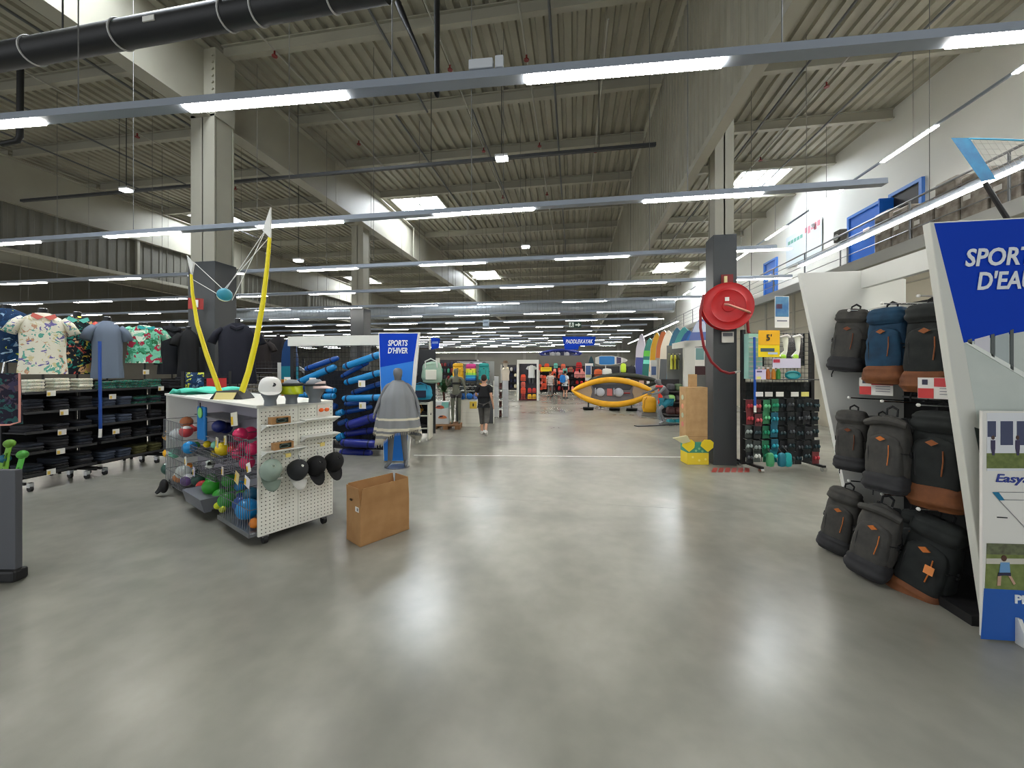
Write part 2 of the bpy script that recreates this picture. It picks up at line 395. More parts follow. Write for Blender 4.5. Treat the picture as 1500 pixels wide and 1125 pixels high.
for k, Y in enumerate(rows):
    x0, x1 = (-34.0 if k else -7.2), (3.95 if k not in (3, 4) else 5.6)
    if k == 0: x1 = 4.9
    t = thing('light_rail', ORD[k] + ' hanging rail of lamp tubes across the hall, counted from the black duct', 'ceiling light', (0, Y + (.18 if k == 0 else 0), 4.16), R(2.6) if k == 0 else 0, 'rails of lamps across the hall')
    MB().prism([(-.056, 0), (.056, 0), (.05, .07), (.015, .09), (-.015, .09), (-.05, .07)], x0, x1, 'YZ').build('rail', railm, t)
    ph = (-.38 if k % 2 == 0 else .98) + LL / 2
    i0 = math.ceil((x0 - ph) / PER)
    x = ph + PER * i0
    while x + LL / 2 < x1 + .3:
        if x - LL / 2 > x0 - .2: lamp_at(t, x)
        x += PER
    x = -32.32
    while x < x1:
        if x > x0: MB().cyl((x, 0, .09), (x, 0, 5.13), .006, n=4, caps=False).build('hanger_wire', mat((110, 110, 108), .5), t)
        x += 3.08
    if k == 0:
        MB().box((-.75, 0, .13), (.2, .09, .08)).box((-.6, 0, .15), (.07, .05, .1)).build('driver_box', mat((196, 200, 206), .5), t, bevel=.008)
# rail along the gallery display side
for (y0, y1, nm) in ((3.2, 9.75, 'straight lamp rail hung above the backpack display'), (20.2, 37.5, 'long lamp rail hung above the row of paddle boards')):
    t = thing('light_rail', nm, 'ceiling light', (5.15, y0, 4.16), R(90)); Ln = y1 - y0
    MB().prism([(-.038, 0), (.038, 0), (.034, .075), (-.034, .075)], 0, Ln, 'YZ').build('rail', railm, t)
    nl = int(Ln / 1.56)
    for i in range(nl): lamp_at(t, (i + .5) * Ln / nl, sx=Ln / nl / LL * .985)
    for i in range(int(Ln / 3) + 1): MB().cyl((i * 3 + .3, 0, .07), (i * 3 + .3, 0, 5.13), .006, n=4, caps=False).build('hanger_wire', mat((110, 110, 108), .5), t)
t = thing('light_rail', 'thin lamp rail hung along the white wall over the gallery', 'ceiling light', (7.6, 2, 6.95), R(90))
MB().bx(0, 34, -.02, .02, 0, .05).build('rail', railm, t)
for i in range(11): lamp_at(t, 5.55 + 2.0 + i * 2.9 - 2.3 - 2.9, sx=.95)
for i in range(8): MB().cyl((2 + i * 3, 0, .05), (2 + i * 3, 0, 2.35), .006, n=4, caps=False).build('hanger_wire', mat((110, 110, 108), .5), t)
t = thing('light_rail', 'continuous bright lamp line hung before the grey far wall', 'ceiling light', (-18, 44, 3.72))
MB().bx(0, 24.2, -.03, .03, 0, .08).build('rail', railm, t)
for i in range(12): lamp_at(t, 1 + i * 2.0167, sx=1.31)
for i in range(5): MB().cyl((1 + i * 5.5, 0, .08), (1 + i * 5.5, 0, 5.58), .008, n=4, caps=False).build('hanger_wire', mat((110, 110, 108), .5), t)
# black duct with straps
da = at_z(0, 84, 5.3); db = at_z(520, -12, 5.3); dd_ = (db - da).normalized(); dl = (db - da).length
bd = thing('black_duct', 'fat black air duct with white straps under the roof', 'duct', da, math.atan2(dd_.y, dd_.x))
MB().cyl((-7, 0, 0), (dl + .3, 0, 0), .125, n=24).build('duct_tube', mat((20, 21, 24), .5), bd, smooth=True)
for x in (.5, 1.7, 3.0, 3.35, 4.15): MB().tube([(x + math.sin(a_) * .03, .13 * math.cos(a_), .13 * math.sin(a_)) for a_ in [i * PI / 12 for i in range(24)]], .01, 5, closed=True).build('strap', mat((190, 190, 188), .5), bd)
MB().box((2.2, -.125, -.02), (.14, .012, .05)).build('tag_plate', PAPER, bd)
for x in (-5, .9, 4): MB().cyl((x, 0, .12), (x, 0, 4.0), .008, n=5).build('hanger_rod', DARK, bd)
# black drain pipes
p = [at_d(583, 4, 5.2), at_d(590, 22, 5.2), at_d(640, 138, 5.3), at_d(640, 12, 5.6), at_d(640, -40, 5.8)]
t = tag(MB().tube(p, .045, 10).build('bent_pipe', mat((24, 24, 26), .5), smooth=True), 'black bent pipe dropping in a V below the purlins', 'pipe')
p = [at_d(30, 100, 7.6), at_d(29, 200, 7.6), at_d(26, 206, 7.6), at_d(2, 211, 7.6)]
tag(MB().tube(p, .05, 10).build('bent_pipe', mat((30, 30, 30), .5), smooth=True), 'black pipe with elbow hanging below the roof past the column', 'pipe')
# sprinkler pipes along the roof
gp = mat((96, 98, 100), .5); lp = mat((170, 168, 158), .5)
LABP = {0: 'dark thin pipe running under the purlins', 1: 'pale thin sprinkler pipe running under the purlins with red nozzles'}
for i, (X, y0, y1, kind) in enumerate(((-4.0, 2, 10.1, 0), (-4.92, 10.1, 19, 0), (-2.75, 10.2, 19, 0), (-.47, 2, 24, 0), (-2.85, 4, 26, 1), (-1.05, 4, 26, 1), (.7, 8, 26, 1), (7.27, 4, 22, 0), (5.4, 4, 24, 0), (6.2, 6, 24, 1), (3.4, 5, 24, 1), (-11.1, 3, 18, 0), (-14.8, 5, 20, 0), (-17, 8, 20, 0), (-9.6, 5, 20, 1), (-13, 5, 20, 1), (-6.6, 3, 14, 1))):
    t = thing('sprinkler_pipe', LABP[kind], 'pipe', (X, 0, 8.92), 0, 'thin roof pipes' if kind == 0 else 'pale sprinkler pipes')
    MB().cyl((0, y0, 0), (0, y1, 0), .028 if kind == 0 else .022, n=8).build('pipe_run', gp if kind == 0 else lp, t, smooth=True)
    if kind:
        y = y0 + 1.2
        while y < min(y1, 16):
            MB().cyl((0, y, -.12), (0, y, 0), .02, n=6).lathe([(.0, -.02), (.06, -.02), (.06, 0), (0, 0)], 8, Matrix.Translation((0, y, -.12))).build('nozzle', mat((120, 30, 30), .5), t); y += 3.4
# cable tray across with small emergency lights
ct = thing('cable_tray', 'thin dark cable tray crossing below the roof', 'cable tray', (0, 9.35, 7.0))
MB().bx(-17, 1.9, -.04, .04, 0, .07).build('tray', mat((52, 54, 56), .5), ct)
for x in (-13.3, -7.4, -3.6, .6): MB().cyl((x, 0, .07), (x, 0, 2.3), .008, n=4).build('hanger_rod', DARK, ct)
emm = emit((250, 252, 255), 14, 'emergency_light')
for i, (u, v, d, la) in enumerate(((735, 233, 9.0, 'small bright floodlight fixed to the dark cable tray in mid aisle'), (185, 279, 10.8, 'small bright floodlight on the cable tray past the column'), (770, 362, 14, 'tiny bright floodlight deep under the roof above the aisle'), (437, 382, 13, 'tiny bright floodlight under the roof above the wintersport display'))):
    p = at_d(u, v, d); t = thing('floodlight', la, 'ceiling light', p)
    MB().box((0, 0, 0), (.27, .16, .05)).build('lamp_face', emm, t); MB().box((0, 0, .05), (.3, .19, .05)).build('housing', mat((200, 200, 200), .5), t)
    MB().cyl((0, 0, .07), (0, 0, 9.3 - p.z), .01, n=5).build('rod', DARK, t)
# spiral duct far back
sd = thing('spiral_duct', 'large grey spiral air duct crossing the hall high up far back', 'duct', (0, 20.38, 4.99))
MB().cyl((-22, 0, 0), (5.0, 0, 0), .36, n=24).build('duct_tube', mat((150, 156, 160), .4, .4), sd, smooth=True)
mb = MB()
for i in range(135): mb.tube([(-22 + i * .2 + .1 * a_ / PI, .365 * math.cos(a_), .365 * math.sin(a_)) for a_ in [j * PI / 7 for j in range(14)]], .008, 4, closed=True)
sp_ = mb.build('spiral_seam', mat((128, 134, 138), .4, .4), sd); sp_['kind'] = 'stuff'
for x in (-18, -12, -6, -.5, 4.4): MB().cyl((x, 0, .35), (x, 0, 4.3), .01, n=4).build('hanger_rod', DARK, sd)
# exit sign, router box
p = at_y(842, 476, 16.8); t = thing('exit_sign', 'green running man exit sign hung over the aisle', 'exit sign', p, YAW * .6)
MB().box((0, 0, 0), (.56, .06, .26)).build('sign_body', mat((12, 52, 40), .5), t); MB().bx(-.005, .005, -.005, .005, .13, 9.29 - p.z).build('hanger_rod', DARK, t)
wm = mat((226, 236, 228), .5)
MB().prism([(.02, -.03), (.14, -.03), (.14, -.09), (.25, 0), (.14, .09), (.14, .03), (.02, .03)], -.04, -.03, 'XZ').build('arrow', wm, t)
MB().prism([(-.25, -.1), (-.05, -.1), (-.05, .1), (-.25, .1)], -.036, -.03, 'XZ').build('door_mark', wm, t)
MB().ell((-.14, -.04, .07), (.025, .008, .025), 8, 6).tube([(-.14, -.04, .05), (-.16, -.04, -.01), (-.2, -.04, -.08)], .018, 5).tube([(-.16, -.04, -.01), (-.11, -.04, -.04), (-.12, -.04, -.09)], .015, 5).tube([(-.2, -.04, .02), (-.15, -.04, .04), (-.1, -.04, .0)], .012, 5).build('running_man', mat((12, 52, 40), .5), t)
p = at_y(712, 473, 15.0); t = thing('access_point_box', 'pale blue grey box hung from the light rail', 'box', p, 0)
MB().box((0, 0, 0), (.24, .1, .26)).build('case', mat((160, 178, 196), .5), t, bevel=.01); MB().bx(-.09, .09, -.06, -.05, -.02, .05).build('grille', mat((110, 126, 146), .5), t)
MB().bx(-.006, .006, -.006, .006, .13, 9.29 - p.z).build('hanger_rod', DARK, t)
# ================================================================ WHITE GONDOLA WITH BALLS
random.seed(5)
GN = Vector((-3.13, 3.39, 0)); GRZ = R(63.43); GW = .78; GL = 3.25; GH = 1.40
GM = Matrix.Translation(GN) @ Matrix.Rotation(GRZ, 4, 'Z'); GMI = GM.inverted()
def side(u, v, inset=0.):
    """point on the long open side of the gondola (world), moved inwards"""
    o = GMI @ Vector((0, 0, EYE)); d = GMI.to_3x3() @ ray(u, v); t = (inset - o.x) / d.x
    return o + d * t
def endp(u, v, off=0.):
    o = GMI @ Vector((0, 0, EYE)); d = GMI.to_3x3() @ ray(u, v); t = (-off - o.y) / d.y
    return o + d * t
cream = mat((240, 239, 227), .45, name='cream_pegboard')
gd = thing('display_gondola', 'white wheeled gondola with pegboard end and baskets of balls', 'shop display', GN, GRZ)
MB().bx(0, GW, 0, .03, .10, GH).build('pegboard_panel', cream, gd, bevel=.004)
mb = MB()
for i in range(20):
    for j in range(32):
        if i == 9: continue
        mb.lathe([(.0001, 0), (.0058, 0), (.0058, .002), (.0001, .002)], 6, Matrix.Translation((.03 + i * .0382, -.0005, .13 + j * .0395)) @ Matrix.Rotation(R(90), 4, 'X'))
hol = mb.build('peg_holes', mat((70, 68, 60), .8), gd); hol['kind'] = 'stuff'
MB().bx(.385, .388, -.0012, 0, .1, GH).build('panel_seam', mat((170, 168, 156), .7), gd)
MB().bx(-.02, GW, -.005, GL, GH, GH + .03).build('top_board', WHITE, gd, bevel=.004)
MB().bx(0, GW, GL - .03, GL, .1, GH).build('end_panel', WHITE, gd)
MB().bx(.37, .40, .03, GL - .03, .2, GH).build('back_panel', mat((156, 152, 162), .6), gd)
MB().bx(.02, GW - .02, .02, GL - .02, .12, .145).build('base_deck', mat((120, 122, 124), .4, .5), gd)
for (x, y) in ((.08, .06), (.70, .06), (.08, GL - .06), (.70, GL - .06)):
    c_ = MB().cyl((x - .018, y, .045), (x + .018, y, .045), .045, n=14).build('castor', BLACK, gd, smooth=True)
    MB().bx(x - .028, x + .028, y - .03, y + .03, .07, .12).build('castor_fork', STEEL, c_)
for x in (.03, GW - .03): MB().bx(x - .012, x + .012, GL - .032, GL - .002, .1, GH).build('post', WHITE, gd)
# wire baskets on the open side: y0 y1 z0 z1
wire = mat((110, 112, 116), .35, .7)
for (y0, y1, z0, z1) in ((.04, .85, .14, .62), (.04, .62, .70, 1.08), (1.0, 1.75, .5, .62), (2.1, 3.0, .16, .55), (2.2, 3.1, .62, 1.06), (.75, 1.9, .74, .82)):
    mb = MB(); nv = int((y1 - y0) / .055); X0 = -.06
    for z in (z0, (z0 + z1) / 2, z1): mb.cyl((X0, y0, z), (X0, y1, z), .004, n=5).cyl((X0, y0, z), (.36, y0, z), .004, n=5).cyl((X0, y1, z), (.36, y1, z), .004, n=5)
    for i in range(nv + 1):
        y = y0 + (y1 - y0) * i / nv; mb.cyl((X0, y, z0), (X0, y, z1), .003, n=4); mb.cyl((X0, y, z0), (.36, y, z0), .003, n=4)
    mb.build('wire_basket', wire, gd)
for (z) in (.93, 1.18): MB().bx(.05, .37, 1.0, 2.15, z, z + .012).build('shelf', mat((128, 128, 132), .4, .4), gd)
MB().bx(-.07, .36, .04, .9, .105, .15).build('basket_tray', mat((126, 128, 132), .4, .6), gd)
MB().prism([(-.09, .1), (-.02, .1), (-.02, .26), (-.13, .26)], 1.25, 1.95, 'XZ').bx(-.02, .3, 1.25, 1.95, .12, .26).build('grey_bin', mat((108, 110, 118), .5), gd)
# small shelves on the pegboard end
for (x0, x1, z) in ((.02, .40, 1.235), (.40, .80, 1.25), (.41, .80, 1.065), (.02, .42, .97)):
    s_ = MB().bx(x0, x1, -.13, 0, z - .012, z).build('pegboard_shelf', WHITE, gd, bevel=.003)
    for xx in (x0 + .015, x1 - .015): MB().prism([(-.12, z - .012), (0, z - .07), (0, z - .012)], xx - .008, xx + .008, 'YZ').build('bracket', WHITE, s_)
# V goods: price signs on the gondola
for (u, v, w_, h_, tl, c_) in ((343, 614, .17, .14, -8, (232, 228, 210)), (362, 706, .12, .1, 14, (226, 222, 230)), (347, 700, .1, .12, 18, (214, 196, 140)), (318, 648, .07, .11, 4, (200, 196, 180)), (330, 645, .07, .1, -3, (196, 192, 160)), (272, 675, .07, .11, -12, (220, 222, 216)), (284, 691, .06, .11, 3, (196, 190, 214)), (326, 690, .05, .09, 0, (206, 196, 190)), (364, 685, .09, .09, -20, (236, 232, 228))):
    p = side(u, v, -.09); s_ = MB().box((0, 0, 0), (.004, w_, h_)).build('price_card', mat(c_, .6), gd); s_.location = p; s_.rotation_euler = (R(tl), 0, 0)
    o = MB().box((-.003, w_ * .3, -h_ * .1), (.003, w_ * .3, h_ * .6)).build('card_print', mat((226, 186, 40), .6), s_)
# balls
def ballmat(i):
    return [mat((214, 40, 96), .4), mat((52, 150, 44), .45), mat((30, 146, 214), .35), mat((20, 72, 150), .4), mat((236, 206, 24), .4),
            stripes('volley_white_blue', [(226, 232, 232), (96, 168, 198), (226, 232, 232), (60, 120, 180)], 'X', 4.2, .5, [0, .2, .45, .7]),
            stripes('volley_orange_white', [(232, 236, 230), (226, 140, 40), (232, 236, 230), (226, 140, 40)], 'Y', 4.2, .5, [0, .2, .5, .75]),
            stripes('volley_red_white', [(210, 70, 70), (232, 230, 226), (196, 60, 70)], 'Z', 4.4, .5, [0, .3, .6]),
            stripes('volley_yellow_black', [(236, 176, 30), (30, 30, 26), (240, 190, 40)], 'X', 4.2, .5, [0, .35, .55]),
            stripes('soccer_green_white', [(40, 76, 66), (226, 236, 228), (44, 84, 72)], 'Z', 4.2, .5, [0, .35, .62]),
            mat((22, 34, 100), .4), mat((190, 44, 40), .45), mat((206, 214, 40), .6), mat((126, 196, 170), .5), mat((180, 110, 70), .6),
            mat((30, 92, 120), .4), mat((224, 130, 40), .5), stripes('volley_mint_white', [(232, 230, 232), (120, 90, 150), (232, 226, 230), (190, 120, 140)], 'Y', 4.4, .5, [0, .25, .5, .8])][i]
PK, GR, SB, DB, YE, VW, VO, VR, VY, SG, NV, RE, TE, MI, BR, TL, OR, VP = range(18)
BN = {PK: ('pink netted play ball in the upper wire basket', 'pink balls'), GR: ('green netted play ball in the low wire basket', 'green balls'), SB: ('bright sky blue ball in the low wire basket by the pegboard', 'blue balls'),
      DB: ('deep blue ball wedged low in the wire basket by the pegboard', 'deep blue balls'), YE: ('yellow play ball beside the pink balls', 'yellow balls'), VW: ('white and pale blue volleyball at the far end of the gondola', 'volleyballs'),
      VO: ('orange and white volleyball stacked in a wire basket', 'orange volleyballs'), VR: ('red and white volleyball on the gondola', 'red volleyballs'), VY: ('yellow and black ball at the far end of the gondola', 'yellow black balls'),
      SG: ('dark green and white football in the far basket', 'footballs'), NV: ('navy ball under the gondola top beside the price sign', 'navy balls'), RE: ('red ball between the green balls and volleyballs', 'red balls'),
      TE: ('small yellow tennis ball at the foot of the basket', 'tennis balls'), MI: ('mint green ball in the gondola basket', 'mint balls'), BR: ('brown leather look ball at the top of the far basket', 'brown balls'),
      TL: ('dark teal ball in the low basket against the pegboard', 'teal balls'), OR: ('orange disc shaped ball at the bottom corner of the basket', 'orange balls'), VP: ('white and purple volleyball at the bottom of the far basket', 'purple volleyballs')}
bl = [(PK, 600, 340, 46, .06), (PK, 660, 348, 46, .16), (PK, 612, 432, 42, .2), (PK, 672, 440, 44, .06), (PK, 570, 512, 42, .1), (PK, 640, 530, 48, .06), (YE, 480, 482, 48, .08), (RE, 556, 452, 30, .1),
      (NV, 455, 290, 44, .1), (NV, 500, 300, 40, .22), (SB, 640, 835, 72, .06), (DB, 600, 908, 58, .12), (TL, 668, 738, 50, .16), (DB, 590, 770, 42, .2), (GR, 440, 700, 56, .08), (GR, 500, 672, 46, .16), (GR, 520, 800, 54, .07),
      (GR, 452, 778, 46, .2), (GR, 500, 892, 48, .12), (GR, 548, 728, 40, .24), (TE, 445, 856, 24, -.01), (TE, 486, 868, 22, .0), (OR, 690, 945, 36, .02), (VY, 126, 350, 38, .1), (VW, 180, 345, 44, .04), (VR, 238, 325, 40, .06),
      (BR, 240, 262, 38, .14), (VY, 124, 465, 34, .1), (MI, 168, 470, 34, .06), (SB, 260, 438, 44, .05), (SG, 130, 585, 44, .08), (VO, 214, 606, 46, .04), (VW, 168, 622, 34, .2), (VO, 200, 702, 40, .04), (VP, 242, 742, 42, .05),
      (VW, 132, 705, 32, .1), (SG, 330, 640, 40, .14), (RE, 338, 698, 36, .1), (MI, 432, 412, 28, .1), (YE, 376, 408, 24, .12), (GR, 300, 420, 26, .2), (SG, 280, 690, 30, .25), (VW, 200, 300, 34, .22), (VO, 160, 400, 34, .22), (VP, 190, 540, 34, .22), (VO, 262, 560, 30, .24), (PK, 540, 400, 36, .25), (PK, 690, 400, 34, .2), (GR, 400, 640, 34, .22), (GR, 560, 860, 40, .2), (DB, 655, 870, 40, .25), (SB, 560, 690, 36, .25), (YE, 430, 470, 30, .25), (VR, 290, 300, 28, .2)]
pos = []
for (k, zx, zy, zr, ins) in bl:
    u, v = 220 + zx / 4.5, 560 + zy / 4.5
    p = GM @ side(u, v, ins); dpt = -p.x * math.sin(YAW) + p.y * math.cos(YAW)
    pos.append([k, GMI @ p, zr / 4.5 * dpt / FPX * .94])
for it in range(140):
    for i in range(len(pos)):
        for j in range(i):
            d = pos[i][1] - pos[j][1]; g = pos[i][2] + pos[j][2] - d.length
            if g > 0:
                d = d.normalized() * (g / 2 + .0005); d.x *= 1.6; pos[i][1] += d; pos[j][1] -= d
    for q in pos:
        r_, c_ = q[2], q[1]
        for (y0, y1, zf) in ((.04, .85, .145), (.04, .62, .70), (1.0, 1.75, .5), (2.1, 3.0, .16), (2.2, 3.1, .62), (.75, 1.9, .74), (1.0, 2.15, .936), (1.0, 2.15, 1.186)):
            if y0 - r_ < c_.y < y1 + r_ and abs(c_.z - zf) < r_ + .008: c_.z = zf + (1 if c_.z >= zf else -1) * (r_ + .009)
        for (yw, z0, z1) in ((.85, .14, .62), (.62, .7, 1.08), (1.0, .5, .62), (1.75, .5, .62), (2.1, .16, .55), (3.0, .16, .55), (2.2, .62, 1.06), (3.1, .62, 1.06), (1.25, .1, .26), (1.95, .1, .26)):
            if z0 - r_ < c_.z < z1 + r_ and abs(c_.y - yw) < r_ + .006: c_.y = yw + (1 if c_.y >= yw else -1) * (r_ + .007)
    for q in pos: q[1].x = min(max(q[1].x, q[2] - .052), .364 - q[2]); q[1].z = max(q[1].z, .158 + q[2]); q[1].y = max(q[1].y, .035 + q[2])
uv = {}
for k, p, r in pos:
    w_ = GM @ p; la, gr = BN[k]
    if k not in uv:
        o = MB().ell((0, 0, 0), .1, 18, 12).build('play_ball', ballmat(k), smooth=True); uv[k] = o
    else:
        o = uv[k].copy(); COL.objects.link(o)
    tag(o, la, 'ball', gr); o.location = w_; o.scale = (r / .1,) * 3; o.rotation_euler = (random.uniform(-.6, .6), random.uniform(-.6, .6), random.uniform(0, 6))
# netting on green and pink
# blue kickboard, shoes, black gloves
p = side(296, 620, .05); kb = thing('kickboard', 'blue rectangular swim board hung under the gondola top', 'swim board', GM @ p, GRZ)
MB().bx(-.02, .02, -.14, .14, -.22, .22).build('board', mat((24, 122, 196), .45), kb, bevel=.03, seg=3); MB().ell((-.03, -.03, .14), (.015, .08, .07), 10, 8).build('green_sticker', mat((140, 214, 120), .5), kb)
MB().cyl((-.02, 0, .2), (-.02, 0, .27), .006, n=5).build('loop', BLACK, kb)
def shoe(p, rz, m1, m2, la, gr=None, s=1.):
    t = thing('sport_shoe', la, 'shoe', p, rz, gr)
    MB().grid(lambda a, b_: ((-.13 + .26 * b_), math.cos(2 * PI * a) * (.04 + .012 * math.sin(b_ * 5)) * (math.sin(PI * min(max(b_, .06), .94)) ** .35), .035 + .0 + (math.sin(2 * PI * a) * .5 + .5) * (.035 + .06 * max(0, 1 - b_ * 1.7)) * (math.sin(PI * min(max(b_, .04), .96)) ** .3)), 14, 12, True).build('upper', m1, t, smooth=True)
    MB().prism([(-.135, -.03), (-.1, -.045), (0, -.035), (.09, -.05), (.135, -.02), (.135, .02), (.09, .05), (0, .035), (-.1, .045), (-.135, .03)], 0, .035).build('sole', m2, t, bevel=.006)
    t.scale = (s, s, s); return t
sh = shoe(GM @ side(308, 683, .12), GRZ + R(70), mat((206, 214, 206), .5), WHITE, 'pale sport shoe lying on the gondola shelf', 'shoes on the gondola')
dup(sh, GM @ side(296, 668, .2), GRZ + R(110), 'dark sport shoe lying behind the pale shoe on the gondola', 'shoes on the gondola', mats={'upper': mat((60, 60, 66), .6), 'sole': mat((150, 150, 150), .5)})
gl = thing('goalkeeper_glove', 'black glove sticking out of the far low basket', 'glove', GM @ side(240, 712, -.12), GRZ)
MB().ell((0, 0, 0), (.05, .08, .1), 12, 8).build('palm', mat((18, 18, 20), .7), gl, smooth=True)
for i in range(4): MB().tube([(-.01, .05 - .03 * i, .02), (-.03, .09 - .03 * i, -.05), (-.06, .12 - .02 * i, -.10)], [.022, .02, .014], 8).build('finger', mat((18, 18, 20), .7), gl, smooth=True)
# goggles boxes on end shelves
for (x, z, la) in ((.17, 1.235, 'cardboard goggles box with dark window on the upper pegboard shelf'), (.20, .97, 'cardboard goggles box with dark window on the lower pegboard shelf')):
    t = thing('goggles_box', la, 'box', GM @ Vector((x, -.07, z)), GRZ)
    MB().bx(-.095, .095, -.035, .035, 0, .07).build('carton', CARD, t, bevel=.002); MB().bx(-.045, .07, -.037, -.034, .012, .06).build('window', mat((36, 42, 38), .2), t)
    MB().tube([(.0 + .045 * math.cos(a_), -.04, .035 + .018 * math.sin(a_)) for a_ in [i * PI / 8 for i in range(16)]], .005, 5, closed=True).build('goggle_rim', mat((66, 84, 74), .3), t)
t = thing('orange_goggles', 'orange swim goggles in clear pack against the pegboard', 'goggles', GM @ Vector((.66, -.012, 1.33)), GRZ)
MB().bx(-.07, .07, -.004, .004, -.06, .06).build('pack', mat((236, 230, 220), .3), t); MB().ell((-.03, -.012, 0), (.03, .012, .022), 10, 6).ell((.035, -.012, 0), (.03, .012, .022), 10, 6).build('lens', mat((240, 104, 40), .25), t, smooth=True)
for (x, z) in ((.24, .90), (.60, .955)):
    h_ = MB().cyl((x, 0, z), (x, -.1, z + .01), .004, n=5).bx(x - .025, x + .025, -.11, -.1, z - .02, z + .02).build('tag_hook', mat((228, 206, 120), .5), gd)
# caps
def cap(name, la, p, rz, tilt, m1, m2, gr=None, ground=False):
    t = thing(name, la, 'cap', p, 0, gr); t.rotation_euler = (tilt[0], tilt[1], rz)
    MB().grid(lambda a, b_: (.092 * math.cos(2 * PI * a) * math.cos(b_ * PI / 2 * .98) ** .55, .105 * math.sin(2 * PI * a) * math.cos(b_ * PI / 2 * .98) ** .55, .13 * math.sin(b_ * PI / 2)), 20, 8, True).build('crown', m1, t, smooth=True)
    MB().grid(lambda a, b_: ((.088 * math.cos(PI * (1.06 + .88 * a)) * (1 - .04 * b_)), (.1 * math.sin(PI * (1.06 + .88 * a))) - .1 * b_ * math.sin(PI * a) ** .4, .004 - .03 * b_ * (math.cos(PI * (a - .5) * 1.6)) * .4 - .012 * abs(a - .5) * 2), 13, 5).build('brim', m2, t, smooth=True, solid=.005)
    MB().ell((0, 0, .13), (.012, .012, .006), 8, 6).build('button', m2, t)
    return t
capl = [(396, 690, mat((142, 158, 146), .9), mat((118, 132, 120), .9), 'sage green cap with white tag hung on the pegboard'),
        (434, 690, mat((40, 42, 44), .9), mat((196, 196, 190), .9), 'black cap with pale grey brim hung on the pegboard'),
        (461, 684, mat((20, 20, 22), .9), mat((22, 22, 24), .9), 'plain black cap hung between the two toned cap and the board edge'),
        (487, 678, mat((16, 16, 18), .9), mat((18, 18, 20), .9), 'plain black cap hung at the outer edge of the pegboard')]
for i, (u, v, m1, m2, la) in enumerate(capl):
    p = GM @ endp(u, v, .09)
    c_ = cap('baseball_cap', la, p, GRZ + R(6 if i else -8), (R(58), 0), m1, m2, 'caps on the pegboard')
    c_.scale = (1.06, 1.06, 1.06)
    MB().cyl((0, .02, .1), (0, .12, .12), .004, n=5).build('hang_hook', STEEL, c_)
    if i < 2: MB().bx(.04, .085, -.1, -.095, .0, .05).build('tag', PAPER, c_)
# display heads on top
greyh = mat((116, 122, 128), .55, name='display_head_grey')
def head(la, p, rz):
    t = thing('mannequin_bust', la, 'mannequin head', p, rz, 'heads on the gondola')
    prof = [(.062, 0), (.06, .02), (.057, .05), (.066, .075), (.086, .11), (.094, .15), (.092, .19), (.08, .225), (.05, .25), (.0, .258)]
    mb = MB().lathe(prof, 22, Matrix.Diagonal((.92, 1.05, 1, 1)))
    mb.ell((0, -.093, .135), (.014, .02, .022), 8, 6).build('head_form', greyh, t, smooth=True); return t
h1 = head('grey display head wearing a white cap on the gondola top', at_z(396, 594, GH + .03), GRZ + R(-20))
c_ = cap('baseball_cap', 'white cap with round dark badge on the display head', h1.location + Vector((0, 0, .155)), GRZ + R(-20), (R(8), 0), mat((232, 232, 228), .8), mat((222, 222, 218), .8)); c_.scale = (1.12, 1.08, 1)
MB().lathe([(0, 0), (.02, 0), (.02, .004), (0, .004)], 12, Matrix.Translation((.02, -.088, .07)) @ Matrix.Rotation(R(70), 4, 'X')).build('badge', mat((60, 60, 62), .5), c_)
h2 = head('grey display head wearing a yellow green visor on the gondola top', at_z(427, 591.5, GH + .03), GRZ + R(-10))
vs = thing('sun_visor', 'transparent yellow green visor on the middle display head', 'visor', h2.location + Vector((0, 0, .15)), GRZ + R(-10))
MB().grid(lambda a, b_: ((.1 + .012 * b_) * math.cos(PI * (1 + a)), (.108 + .03 * b_ * math.sin(PI * a)) * math.sin(PI * (1 + a)), .05 - .095 * b_), 16, 5).build('visor_shield', mat((190, 206, 30), .15, 0, 'visor_yellow', .5, .82), vs, smooth=True, solid=.004)
MB().tube([(.1 * math.cos(a_), .108 * math.sin(a_), .055) for a_ in [i * PI / 10 for i in range(20)]], .016, 8, closed=True).build('headband', mat((38, 44, 40), .7), vs, smooth=True)
h3 = head('grey display head wearing a pale pink visor on the gondola top', at_z(461, 589.5, GH + .03), GRZ + R(35))
vs = thing('sun_visor', 'pale pink visor with dark strap on the outer display head', 'visor', h3.location + Vector((0, 0, .15)), GRZ + R(35))
MB().grid(lambda a, b_: ((.1) * math.cos(PI * (1.1 + .8 * a)), (.106 + .1 * b_ * math.sin(PI * a)) * math.sin(PI * (1.1 + .8 * a)), .035 - .03 * b_), 16, 5).build('brim', mat((226, 200, 196), .7), vs, smooth=True, solid=.005)
MB().grid(lambda a, b_: (.101 * math.cos(PI * (1.1 + .8 * a)), .107 * math.sin(PI * (1.1 + .8 * a)), .03 + .055 * b_ * (math.sin(PI * a) ** .4)), 16, 4).build('front_band', mat((232, 208, 202), .7), vs, smooth=True, solid=.005)
MB().tube([(.099 * math.cos(a_), .107 * math.sin(a_), .045) for a_ in [i * PI / 10 for i in range(20)]], .013, 6, closed=True).build('strap', mat((36, 38, 44), .7), vs, smooth=True)
